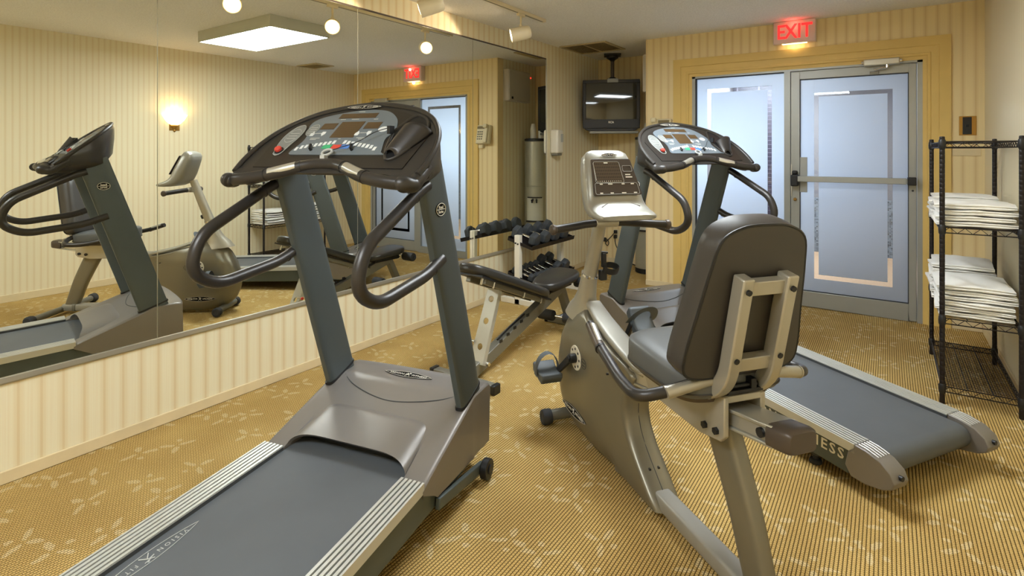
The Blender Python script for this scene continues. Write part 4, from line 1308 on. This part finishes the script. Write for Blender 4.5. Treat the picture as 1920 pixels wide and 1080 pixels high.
for s, y, wd in ((-.03, .047, .020), (.070, -.012, .026), (.073, -.024, .034), (-.075, -.057, .014), (-.03, -.057, .022), (.035, -.057, .014), (.082, -.057, .016), (-.082, -.100, .014), (-.03, -.100, .016), (.03, -.100, .022), (.088, -.100, .016)):
    flat(m, [(s - wd / 2, y - .0025), (s + wd / 2, y - .0025), (s + wd / 2, y + .0025), (s - wd / 2, y + .0025)], P2, .0006)
for k in range(12):
    for q in ((-.088 + .0105 * k, -.043), (-.094, -.036 + .0072 * k)): flat(m, [(q[0] - .001, q[1] - .0022), (q[0] + .001, q[1] - .0022), (q[0] + .001, q[1] + .0022), (q[0] - .001, q[1] + .0022)], P2, .0006)
mk('panel_print', m, 'ink', cf)['kind'] = 'stuff'
badge(con, PM @ Matrix.Translation((0, .089, -.0008)), .043, .009, .010)
m = MB().tube(smoothpath([(-.095, -.252, 1.150), (-.045, -.228, 1.166), (0, -.222, 1.170), (.045, -.228, 1.166), (.095, -.252, 1.150)], 6), .0035, 8); mk('book_ledge', m, 'bikecap', con)
# pedals and cranks
STRAPFLAT = (.18, 1.7)
for s, kf, kz in ((-1, .138, -.112), (1, -.100, .172)):
    m = MB().cyl((s * .095, 0, .404), (s * .107, 0, .404), .058, seg=32); cd = mk('crank_disc', m, 'white', bk, bevel=.002)
    for k in range(8):
        a = 2 * PI * k / 8
        m = MB().cyl((s * .106, .043 * math.cos(a), .404 + .043 * math.sin(a)), (s * .1085, .043 * math.cos(a), .404 + .043 * math.sin(a)), .006, seg=10); mk('disc_hole', m, 'black', cd)
    m = MB().cyl((s * .10, 0, .404), (s * .14, 0, .404), .022); m.cyl((s * .14, 0, .404), (s * .146, 0, .404), .014)
    m.loft([[Vector((s * (.128 + a), .0 + b * .6, .404 + b * .9)) for a, b in ((0, -.016), (.016, -.016), (.016, .016), (0, .016))], [Vector((s * (.134 + a), kf + b * .6, .404 + kz + b * .9)) for a, b in ((0, -.013), (.016, -.013), (.016, .013), (0, .013))]])
    cra = mk('crank_arm', m, 'black', bk, bevel=.003)
    pc = Vector((s * .195, kf, .404 + kz))
    tl = R(12) if s < 0 else R(50)
    rt = Matrix.Rotation(tl, 3, 'X')
    def P_(x, y, z): return pc + Vector((s * x, 0, 0)) + rt @ Vector((0, y, z))
    m = MB().cyl(pc - Vector((s * .06, 0, 0)), pc, .009)
    prof = [(-.070, .012), (-.062, .030), (-.025, .017), (.025, .017), (.060, .030), (.074, .018), (.062, -.020), (-.055, -.024)]
    m.prism(prof, lambda p: P_(-.054, p[0], p[1]), lambda p: P_(.054, p[0], p[1]))
    pd = mk('pedal', m, 'pedal', cra, bevel=.006)
    m = MB()
    arc = [P_(-.060 * math.cos(PI * k / 16), .01 + .012 * math.sin(PI * k / 16), .006 + .090 * math.sin(PI * k / 16)) for k in range(17)]
    arc = [P_(-.060, .01, -.012)] + arc + [P_(.060, .01, -.012)]
    m.tube(arc, .011, 8, flat=STRAPFLAT); mk('pedal_strap', m, 'pedal', cra)
# front stabiliser with end wheels
m = MB().cyl((-.165, .20, .045), (.165, .20, .045), .027, seg=20); fs_ = mk('front_stabiliser', m, 'steelgrey', bk)
for s in (-1, 1):
    m = MB().lathe([(.026, 0), (.036, .003), (.038, .012), (.038, .042), (.034, .050), (.020, .052), (.016, .048), (.003, .048)], Matrix.Translation((s * .150, .20, .040)) @ Matrix.Rotation(s * PI / 2, 4, 'Y'), 26); mk('end_wheel', m, 'rubber', fs_)
# seat rail
def rz(f): return .452 - .163 * (f + .36)
m = MB()
def railbox(m, x0, x1, f0, f1, d0, d1):
    m.loft([[Vector((x0, f, rz(f) + d0)), Vector((x1, f, rz(f) + d0)), Vector((x1, f, rz(f) + d1)), Vector((x0, f, rz(f) + d1))] for f in (f0, f1)])
railbox(m, -.042, .042, -.33, -1.18, -.012, .036); railbox(m, -.050, .050, -.33, -1.18, -.022, -.012); railbox(m, -.050, .050, -.33, -1.18, .030, .041)
rl = mk('seat_rail', m, 'alu_bright', bk, bevel=.003)
m = MB().loft([[Vector((q[0], f, rz(f) + .004 + q[1] + dz)) for q in superell(.054 * k, .034 * k, 24, 5)] for f, k, dz in ((-1.160, 1.0, 0.006), (-1.215, 1.0, 0.006), (-1.234, .95, 0.004), (-1.242, .82, .003))])
mk('rail_end_cap', m, 'bikecap', rl, angle=45)
m = MB()
for s in (-1, 1): m.cyl((s * .042, -1.135, rz(-1.135) + .010), (s * .052, -1.135, rz(-1.135) + .010), .014, seg=16)
mk('rail_stop', m, 'black', rl)
# top tray between neck and rail
m = MB().loft([[Vector((q[0] * k, f, z + q[1])) for q in superell(.052, .016, 20, 4)] for f, z, k in ((.02, .648, .75), (-.08, .600, .92), (-.20, .562, 1), (-.32, .532, 1), (-.44, .508, 1), (-.50, .510, .95))])
mk('top_cover', m, 'consilver', bk, angle=50)
# seat carriage
m = MB()
for s in (-1, 1):
    poly = [(-.56, rz(-.56) + .062), (-.60, rz(-.6) - .005), (-.90, rz(-.9) - .060), (-1.00, rz(-1.0) - .058), (-1.02, rz(-1.02) - .04), (-1.02, rz(-1.0) + .085), (-.80, rz(-.8) + .09)]
    m.prism(poly, lambda p: Vector((s * .060, p[0], p[1])), lambda p: Vector((s * .078, p[0], p[1])))
m.box((0, -.80, rz(-.8) + .073), (.15, .44, .022), Matrix.Rotation(R(-9.3), 3, 'X'))
cg = mk('seat_carriage', m, 'bikelight', bk, bevel=.004)
for s in (-1, 1):
    for f, d in ((-.66, -.005), (-.93, -.025), (-.985, -.028)):
        m = MB().cyl((s * .076, f, rz(f) + d), (s * .088, f, rz(f) + d), .012, seg=6); mk('bolt', m, 'black', cg)
m = MB().box((0, -1.0, .655), (.13, .05, .012)); m.cyl((-.06, -1.01, .668), (.06, -1.01, .668), .007); m.box((.03, -1.01, .675), (.02, .03, .03)); mk('adjust_lever', m, 'black', cg, bevel=.002)
# seat cushion
m = MB()
def cush(z, k, dz=0):
    return [Vector((q[0], -.80 + q[1] + (.004 if q[1] > 0 else 0), z + dz * (q[1] / .2))) for q in superell(.205 * k, .200 * k, 48, 4.6)]
m.loft([cush(.625, .90), cush(.632, .97), cush(.645, 1.0), cush(.695, 1.0, .006), cush(.707, .994, .008), cush(.713, .980, .009), cush(.724, .90, .010), cush(.731, .72, .010), cush(.730, .40, .008)])
sc_ = mk('seat_cushion', m, 'vinyl_b', bk, angle=70)
m = MB().tube(cush(.646, 1.003), .0035, 6, closed=True); mk('cushion_welt', m, 'vinyl', sc_)
m = MB().loft([cush(.610, .86), cush(.626, .90)]); mk('seat_pan', m, 'bikecap', bk)
# backrest
BD = Vector((0, -.235, .972)); BN = Vector((0, -.972, -.235)); B0 = Vector((-.006, -.975, .664))
def backring(d, k):
    pts = []
    base = [(0, .042), (-.14, .042), (-.205, .066), (-.214, .13), (-.194, .26), (-.172, .40), (-.150, .490), (-.085, .528), (0, .535), (.085, .528), (.150, .490), (.172, .40), (.190, .26), (.208, .13), (.200, .066), (.14, .042), (0, .042)]
    for p in smoothpath([(x, y, 0) for x, y in base], 5)[:-1]:
        x, y = p[0], p[1]
        cy = .26
        sx = (x / .212)
        dx = x * k; dy = cy + (y - cy) * (1 - (1 - k) * .8)
        bulge = .020 * (1 - abs(sx)) * 0
        pts.append(B0 + Vector((dx, 0, 0)) + BD * dy + BN * d)
    return pts
m = MB().loft([backring(-.085, .78), backring(-.078, .95), backring(-.060, 1.03), backring(-.03, 1.035), backring(.0, 1.015), backring(.014, 1.0), backring(.019, .988), backring(.019, .97)])
br = mk('backrest', m, 'vinyl', bk, angle=42)
m = MB().tube(backring(.0160, .998), .0048, 6, closed=True); mk('backrest_piping', m, 'black', br)
# bracket behind the backrest
for s in (-1, 1):
    pth = fillet([B0 + Vector((s * .080, 0, 0)) + BD * .392 + BN * .050, B0 + Vector((s * .080, 0, 0)) + BD * .03 + BN * .056, B0 + Vector((s * .080, .08, -.055))], .09, 8)
    m = MB()
    rings = []
    for i, p in enumerate(pth):
        tn = (pth[min(i + 1, len(pth) - 1)] - pth[max(i - 1, 0)]).normalized()
        sd = Vector((1, 0, 0)); dp_ = tn.cross(sd)
        rings.append([p + sd * a * .020 + dp_ * b * .024 for a, b in ((-1, -1), (1, -1), (1, 1), (-1, 1))])
    m.loft(rings); bb = mk('back_bracket', m, 'bikelight', bk, bevel=.005)
    for y in (.355, .135):
        q = B0 + Vector((s * .080, 0, 0)) + BD * y
        m = MB().cyl(q + BN * .074, q + BN * .082, .009, seg=8); mk('bolt', m, 'black', bb)
for y in (.355, .105):
    q = B0 + BD * y + BN * .046
    m = MB().loft([[q + Vector((s * .065, 0, 0)) + BD * a * .022 + BN * b * .016 for a, b in ((-1, -1), (1, -1), (1, 1), (-1, 1))] for s in (-1, 1)])
    mk('bracket_crossbar', m, 'bikelight', bk, bevel=.003)
# seat side handles
for s in (-1, 1):
    path = fillet([(s * .262, -.475, .722), (s * .285, -.60, .682), (s * .312, -.80, .640), (s * .330, -.935, .642), (s * .235, -.975, .668), (s * .09, -.985, .690)], [0, .1, .1, .085, .06, 0], 7)
    m = MB().tube(path, .0185, 14); sh = mk('seat_handle', m, 'tube', bk)
    m = MB().tube([(s * .254, -.976, .664), (s * .10, -.985, .689)], .0188, 14); m.cyl((s * .256, -.9755, .6636), (s * .25, -.976, .665), .0205, seg=14); mk('handle_ferrule', m, 'bikelight', sh)
    m = MB().tube(smoothpath([(s * .2655, -.49, .7195), (s * .277, -.55, .700), (s * .288, -.61, .681)], 4), .0192, 14, flat=(1, 1)); mk('pulse_sensor', m, 'bikecap', sh)
    m = MB().tube(smoothpath([(s * .2635, -.50, .7225), (s * .274, -.55, .706), (s * .283, -.595, .691)], 4), .0158, 12); mk('pulse_plate', m, 'alu_bright', sh)
    m = MB().cyl((s * .2885, -.612, .6795), (s * .2895, -.618, .6778), .0205, seg=14); mk('grip_ring', m, 'black', sh)
# rear leg, base strut, rear stabiliser
m = MB()
lp = smoothpath([(-.905, .52), (-.965, .40), (-1.025, .27), (-1.068, .15), (-1.100, .065)] and [(0, -.905, .52), (0, -.965, .40), (0, -1.025, .27), (0, -1.068, .15), (0, -1.100, .065)], 5)
rings = []
for i, p in enumerate(lp):
    tn = (lp[min(i + 1, len(lp) - 1)] - lp[max(i - 1, 0)]).normalized()
    dpv = Vector((1, 0, 0)).cross(tn)
    k = i / (len(lp) - 1)
    rings.append([p + Vector((q[0], 0, 0)) + dpv * q[1] for q in superell(.033 - .003 * k, .064 - .014 * k, 24, 4)])
m.loft(rings); mk('rear_leg', m, 'bike', bk, angle=45)
m = MB().loft([[Vector((q[0], f, .055 + q[1])) for q in superell(.036, .030, 20, 5)] for f in (-.56, -1.16)]); mk('base_strut', m, 'strut', bk, angle=45)
m = MB().loft([[Vector((q[0], f, .055 + q[1])) for q in superell(.040, .034, 20, 5)] for f in (-1.05, -1.075)]); mk('strut_collar', m, 'steelgrey', bk, angle=45)
m = MB().cyl((-.36, -1.17, .042), (.36, -1.17, .042), .026, seg=20); rs_ = mk('rear_stabiliser', m, 'steelgrey', bk)
for s in (-1, 1):
    m = MB().lathe([(.026, 0), (.036, .004), (.040, .02), (.040, .05), (.03, .062), (.004, .064)], Matrix.Translation((s * .325, -1.17, .041)) @ Matrix.Rotation(s * PI / 2, 4, 'Y'), 22); mk('end_cap', m, 'rubber', rs_)

# ------------------------------------------------------------------ weight bench
wb = thing('weight_bench', 'silver adjustable incline bench with black pads near the dumbbell rack', 'weight bench', (0.965, 3.25, 0))
def pad(name, c, dirv, nv, ln, w0, w1, th, parent, e=3.4):
    dirv = Vector(dirv).normalized(); nv = Vector(nv).normalized(); c = Vector(c)
    def rg(d, k):
        o = []
        for q in superell(1, 1, 44, e):
            y = q[1] * ln / 2
            wd = w0 + (w1 - w0) * (q[1] + 1) / 2
            o.append(c + Vector((q[0] * (wd - (1 - k) * .2), 0, 0)) + dirv * (y - math.copysign((1 - k) * .2, y) * min(1, abs(q[1]) * 1.2)) + nv * d)
        return o
    m = MB().loft([rg(0, .93), rg(.004, .99), rg(.02, 1.0), rg(th * .7, 1.0), rg(th * .92, .97), rg(th, .92)])
    return mk(name, m, 'vinyl_k', parent, angle=70)
bd = Vector((0, .84, -.33)).normalized(); bn = Vector((0, .33, .84)).normalized()
pc = Vector((0, -.255, .500))
bp_ = pad('back_pad', pc, bd, bn, .93, .125, .140, .058, wb)
m = MB().loft([[pc + Vector((a, 0, 0)) + bd * y + bn * b for a, b in ((-.11, -.012), (.11, -.012), (.11, 0), (-.11, 0))] for y in (-.43, .44)]); mk('pad_board', m, 'black', bp_)
m = MB()
for s in (-1, 1): m.loft([[pc + Vector((s * .06 + a, 0, 0)) + bd * y + bn * b for a, b in ((-.018, -.042), (.018, -.042), (.018, -.010), (-.018, -.010))] for y in (-.34, .42)])
mk('pad_rails', m, 'steelgrey', wb, bevel=.003)
m = MB()
for y in (-.38, -.25, .12, .36):
    q = pc + bd * y + Vector((.075, 0, 0)); m.cyl(q - bn * .05, q - bn * .01, .008, seg=8)
mk('pad_bolts', m, 'chrome', wb)
sd_ = Vector((0, 1, .10)).normalized(); sn_ = Vector((0, -.10, 1))
pad('seat_pad', (0, .40, .395), sd_, sn_, .44, .115, .150, .055, wb, 3.0)
m = MB().box((0, .42, .370), (.10, .30, .045)); mk('seat_bracket', m, 'black', wb, bevel=.004)
m = MB()
ba, bb_ = Vector((0, -.690, .030)), Vector((0, .46, .350)); bt = (bb_ - ba).normalized(); bu = Vector((0, -bt.z, bt.y))
m.loft([[p + Vector((a * .030, 0, 0)) + bu * b * .038 for a, b in ((-1, -1), (1, -1), (1, 1), (-1, 1))] for p in (ba, bb_)])
bm_ = mk('main_beam', m, 'steelgrey', wb, bevel=.004)
m = MB()
for k in range(5):
    q = ba.lerp(bb_, .30 + .07 * k); m.box(q + bu * .042 + Vector((.03, 0, 0)), (.004, .03, .02))
m.tube([ba.lerp(bb_, .3) + bu * .045, ba.lerp(bb_, .42) + bu * .05, ba.lerp(bb_, .58) + bu * .045], .006, 8); mk('ladder_notches', m, 'black', bm_)
m = MB().loft([[Vector((q[0], -.66, .028)) + Vector((0, 0, 0)) for q in ((0, 0),)]], cap=False) if False else MB()
m.box((0, -.700, .028), (.44, .055, .045)); rf = mk('rear_foot', m, 'steelgrey', wb, bevel=.004)
for s in (-1, 1):
    m = MB().box((s * .235, -.700, .028), (.03, .065, .055)); mk('foot_cap', m, 'black', rf, bevel=.006)
# perforated support plate
def perforated(name, w, l, holes, hr, m_, mtx, parent):
    cu = bpy.data.curves.new('p', 'CURVE'); cu.dimensions = '2D'; cu.fill_mode = 'BOTH'; cu.extrude = .003
    def spl(pts):
        s = cu.splines.new('POLY'); s.points.add(len(pts) - 1); s.use_cyclic_u = True
        for p, q in zip(s.points, pts): p.co = (q[0], q[1], 0, 1)
    spl([(-w * 1.05, 0), (w * 1.05, 0), (w * .88, l), (-w * .88, l)])
    for h in holes: spl([(hr * math.cos(2 * PI * k / 20), h + hr * math.sin(2 * PI * k / 20)) for k in range(20)])
    o = bpy.data.objects.new('p', cu); me = bpy.data.meshes.new_from_object(o)
    m = MB().add_mesh(me, mtx)
    bpy.data.objects.remove(o); bpy.data.curves.remove(cu); bpy.data.meshes.remove(me)
    return m
p0 = Vector((0, -.545, .085)); p1 = pc + bd * -.10 - bn * .03
ln = (p1 - p0).length
mt = frame_mtx(p0 - Vector((0, .036, 0)), (1, 0, 0), p1 - p0)
m = perforated('support', .050, ln, [ln * .22, ln * .56, ln * .86], .020, 'steel', mt, wb)
for s in (-1, 1):
    m.loft([[mt @ Vector((s * k - .002, y, 0)), mt @ Vector((s * k + .002, y, 0)), mt @ Vector((s * k + .002, y, -.03)), mt @ Vector((s * k - .002, y, -.03))] for y, k in ((0, .052), (ln, .044))])
mk('support_plate', m, 'steel', wb)
m = MB().cyl(p0 + Vector((-.075, 0, 0)), p0 + Vector((.075, 0, 0)), .012); mk('pivot_pin', m, 'chrome', wb)
m = MB().cyl(p0 + Vector((-.09, 0, 0.12)), p0 + Vector((-.04, 0, .12)), .008); mk('pull_pin', m, 'chrome', wb)
m = MB().ball(p0 + Vector((-.098, 0, .12)), .013, 12); k_ = mk('pull_knob', m, 'red', wb); k_['label'] = 'small red pull knob'
m = MB()
fa_, fb = Vector((0, .47, .36)), Vector((0, .64, .03)); ft = (fb - fa_).normalized(); fu = Vector((0, -ft.z, ft.y))
m.loft([[p + Vector((a * .028, 0, 0)) + fu * b * .028 for a, b in ((-1, -1), (1, -1), (1, 1), (-1, 1))] for p in (fa_, fb)]); mk('front_leg', m, 'steelgrey', wb, bevel=.004)
m = MB().box((0, .645, .025), (.42, .05, .045)); ff_ = mk('front_foot', m, 'steelgrey', wb, bevel=.004)
for s in (-1, 1):
    m = MB().box((s * .215, .645, .026), (.03, .06, .052)); mk('foot_cap', m, 'black', ff_, bevel=.006)
for z, f, nm in ((.118, .455, 'lower'), (.36, .64, 'upper')):
    m = MB().cyl((-.19, f, z), (.19, f, z), .010); m.cyl((0, f, z), (0, f + .10, z + .0), .012); ab = mk('roller_axle', m, 'chrome', wb)
    for s in (-1, 1):
        m = MB().lathe([(.012, 0), (.038, .002), (.041, .01), (.041, .12), (.038, .13), (.012, .132)], Matrix.Translation((s * .045, f, z)) @ Matrix.Rotation(s * PI / 2, 4, 'Y'), 22); mk('foam_roller', m, 'rubber', ab)

# ------------------------------------------------------------------ dumbbell rack and dumbbells
dk = thing('dumbbell_rack', 'two-tier white dumbbell rack against the mirror wall', 'dumbbell rack', (0.27, 4.57, 0))
TR = {}
for y in (-.39, .39):
    m = MB().box((0, y, .315), (.055, .05, .63)); pr = mk('rack_post', m, 'white', dk, bevel=.004)
    m = MB().box((.03, y, .025), (.42, .05, .05)); mk('rack_foot', m, 'white', dk, bevel=.004)
    for z in (.555, .235):
        for dx in (-.012, .012):
            m = MB().cyl((dx, y - math.copysign(.024, 1), z - dx * .3), (dx, y - .032, z - dx * .3), .008, seg=10); mk('bolt', m, 'black', pr)
for z, nm in ((.555, 'upper'), (.235, 'lower')):
    rt = Matrix.Rotation(R(15), 3, 'Y')
    m = MB()
    m.box((.02, 0, z - .012), (.27, .80, .006), rt)
    for sx in (-1, 1): m.box(Vector((.02, 0, z - .012)) + rt @ Vector((sx * .135, 0, .016)), (.006, .80, .038), rt)
    for sy in (-1, 1): m.box(Vector((.02, sy * .40, z - .012)) + rt @ Vector((0, 0, .012)), (.27, .005, .028), rt)
    mk('tray', m, 'blackmetal', dk)

def dumbbell(y, z, hr, hl, gap, label, cat='dumbbell'):
    d = thing('dumbbell', label, cat, (0.292, y, z), 0, 'hex dumbbells on the rack')
    d.rotation_euler = (0, R(15), 0)
    m = MB().tube([(-gap / 2, 0, 0), (-gap / 4, 0, 0), (0, 0, 0), (gap / 4, 0, 0), (gap / 2, 0, 0)], [.011, .014, .016, .014, .011], 14); mk('handle', m, 'chrome', d)
    for s in (-1, 1):
        def hx(x, k): return [Vector((x, hr * k * math.cos(PI / 6 + PI / 3 * i), hr * k * math.sin(PI / 6 + PI / 3 * i))) for i in range(6)]
        a = s * gap / 2
        m = MB().loft([hx(a, .72), hx(a + s * hl * .15, 1), hx(a + s * hl * .8, 1), hx(a + s * hl, .78)]); mk('hex_head', m, 'iron', d, bevel=.004)
ordn = ['nearest', 'second', 'third', 'fourth', 'fifth', 'sixth', 'seventh', 'eighth']
def on_tray(z, hr): return z - .009 + hr * math.cos(PI / 6) * 1.0 / math.cos(R(15)) - .010
for i, y in enumerate((4.275, 4.455, 4.635, 4.815)):
    dumbbell(y, on_tray(.555, .070) + .012, .070, .070, .125, 'large hex dumbbell on the upper rack tray, ' + ordn[i] + ' from the near end')
for i, y in enumerate((4.235, 4.322, 4.409, 4.496, 4.583)):
    dumbbell(y, on_tray(.235, .042) + .012, .042, .048, .135, 'small hex dumbbell on the lower rack tray, ' + ordn[i] + ' from the near end')
for i, y in enumerate((4.70, 4.85)):
    dumbbell(y, on_tray(.235, .064) + .012, .064, .066, .125, ('first' if i == 0 else 'last') + ' large hex dumbbell at the far end of the lower rack tray')

# ------------------------------------------------------------------ wire shelving unit with towels
X0, X1, Y0, Y1 = 3.312, 3.640, 3.856, 4.745
rk = thing('wire_shelf_rack', 'black four-tier wire shelving rack holding white towels', 'shelf rack', ((X0 + X1) / 2, (Y0 + Y1) / 2, 0))
hx_, hy = (X1 - X0) / 2, (Y1 - Y0) / 2
for sx in (-1, 1):
    for sy in (-1, 1):
        m = MB()
        prof = [(.010, 0), (.013, .004), (.013, .03)]
        for k in range(1, 57):
            z = .026 * k
            if z < 1.46: prof += [(.0127, z - .002), (.0118, z), (.0127, z + .002)]
        prof += [(.0127, 1.472), (.011, 1.478), (.001, 1.479)]
        m.lathe(prof, Matrix.Translation((sx * hx_, sy * hy, 0)), 12)
        po = mk('rack_post', m, 'blackmetal', rk)
        for z in (1.437, .964, .462, .085):
            m = MB().lathe([(.0130, -.028), (.0165, -.02), (.0178, .0), (.0160, .02), (.0130, .026)], Matrix.Translation((sx * hx_, sy * hy, z)), 16); mk('collar', m, 'black', po)
for z in (1.437, .964, .462, .085):
    sh = MB()
    for dz in (.012, -.018):
        sh.tube([(-hx_, -hy, z + dz), (hx_, -hy, z + dz), (hx_, hy, z + dz), (-hx_, hy, z + dz)], .0032, 6, closed=True)
    fr = mk('shelf_frame', sh, 'blackmetal', rk)
    m = MB()
    def zig(a, b, n):
        a, b = Vector(a), Vector(b)
        pts = [a.lerp(b, k / n) + Vector((0, 0, .012 if k % 2 else -.018)) for k in range(n + 1)]
        m.tube(pts, .0022, 5)
    zig((-hx_, -hy, z), (hx_, -hy, z), 10); zig((-hx_, hy, z), (hx_, hy, z), 10); zig((-hx_, -hy, z), (-hx_, hy, z), 26); zig((hx_, -hy, z), (hx_, hy, z), 26)
    mk('truss_wire', m, 'blackmetal', fr)
    m = MB()
    n = 42
    for k in range(1, n): m.tube([(-hx_, -hy + 2 * hy * k / n, z + .0145), (hx_, -hy + 2 * hy * k / n, z + .0145)], .0018, 5)
    for x in (-.33, .33): m.tube([(x * hx_ * 1.0, -hy, z + .011), (x * hx_, hy, z + .011)], .0028, 5)
    if z < .2:
        for k in range(1, 20): m.tube([(-hx_ + 2 * hx_ * k / 20, -hy, z + .013), (-hx_ + 2 * hx_ * k / 20, hy, z + .013)], .0012, 4)
    dkk = mk('wire_deck', m, 'blackmetal', fr); dkk['kind'] = 'stuff'

def towel_mesh(seed, lx, ly, h):
    rnd = random.Random(seed)
    ph = [rnd.uniform(0, 6.28) for _ in range(8)]
    m = MB()
    NX = 16
    rings = []
    for i in range(NX + 1):
        u = i / NX * 2 - 1
        e = 1 - abs(u) ** 8 * .25
        ring = []
        NY = 18
        hh = h * (1 - .40 * abs(u) ** 5)
        zoff = (h - hh) * .4
        def zw(y, top): return (.0045 * math.sin(6 * u + ph[0] + 7 * y) + .0035 * math.sin(19 * y + ph[1] + 5 * u)) * (1 if top else .45)
        fy = ly / 2 * (1 + .012 * math.sin(4 * u + ph[2]))
        by = ly / 2 * (1 + .012 * math.sin(5 * u + ph[3]))
        for k in range(NY + 1):            # bottom, back to front
            y = by - (by + fy) * k / NY
            ring.append((y * .985, zoff + zw(y, False)))
        for k in range(1, 12):             # front edge: stacked folds
            v = k / 12
            lob = abs(math.sin(v * PI * 2 + .15 * math.sin(3 * u + ph[4])))
            ring.append((-fy * .985 - .014 * lob ** .6 * (1 + .4 * math.sin(5 * u + ph[7])), zoff + hh * v))
        for k in range(NY + 1):
            y = -fy + (by + fy) * k / NY
            ring.append((y * .985, zoff + hh + zw(y, True) - .0035))
        for k in range(1, 12):
            v = 1 - k / 12
            lob = abs(math.sin(v * PI * 2 + .2 * math.sin(3 * u + ph[5])))
            ring.append((by * .985 + .010 * lob ** .7, zoff + hh * v))
        xx = u * lx / 2
        rings.append([Vector((xx + .006 * math.sin(9 * p[0] + ph[6]) * (1 if u > 0 else .6), p[0], p[1])) for p in rings_fix(ring)])
    m.loft(rings)
    return m
def rings_fix(r): return r
tw = [mk('towel', towel_mesh(s, .345, .40, hgt), 'towel', angle=75) for s, hgt in ((3, .034), (5, .030), (8, .036), (11, .028))]
used = [False] * 4
def towel(k, loc, rz, label, sc=(1, 1, 1)):
    if used[k]:
        o = tw[k].copy(); COL.objects.link(o)
    else:
        o = tw[k]; used[k] = True
    o.location = loc; o.rotation_euler = (0, 0, R(rz)); o.scale = sc
    tag(o, label, 'towel', 'folded white towels on the rack')
HG = [.034, .030, .036, .028]
cnt = ['bottom', 'second', 'third', 'fourth', 'fifth', 'sixth', 'seventh', 'eighth']
rnd = random.Random(21)
for (yc, zb, n, shelf, stack, hs) in ((4.085, .964, 4, 'upper towel shelf', 'front', 1.0), (4.515, .964, 5, 'upper towel shelf', 'back', .90), (4.085, .462, 6, 'lower towel shelf', 'front', .90), (4.515, .462, 7, 'lower towel shelf', 'back', 1.0)):
    z = zb + .0175
    for i in range(n):
        k = rnd.choice([0, 1, 2, 3])
        s = hs * rnd.uniform(.92, 1.08)
        if stack == 'front' and i == n - 1: s *= 1.25
        where = ('bottom towel' if i == 0 else 'top towel' if i == n - 1 else cnt[i] + ' towel up')
        towel(k, ((3.470 if stack == 'front' else 3.452) + rnd.uniform(-.016, .006), yc + rnd.uniform(-.008, .008), z), rnd.uniform(-2.0, 2.0), where + ' of the white stack at the ' + stack + ' of the ' + shelf, (rnd.uniform(.93, 1.02) * (1 if stack == 'front' else .93), rnd.uniform(.95, 1.0), s * .93))
        z += HG[k] * s * .95 + .0030
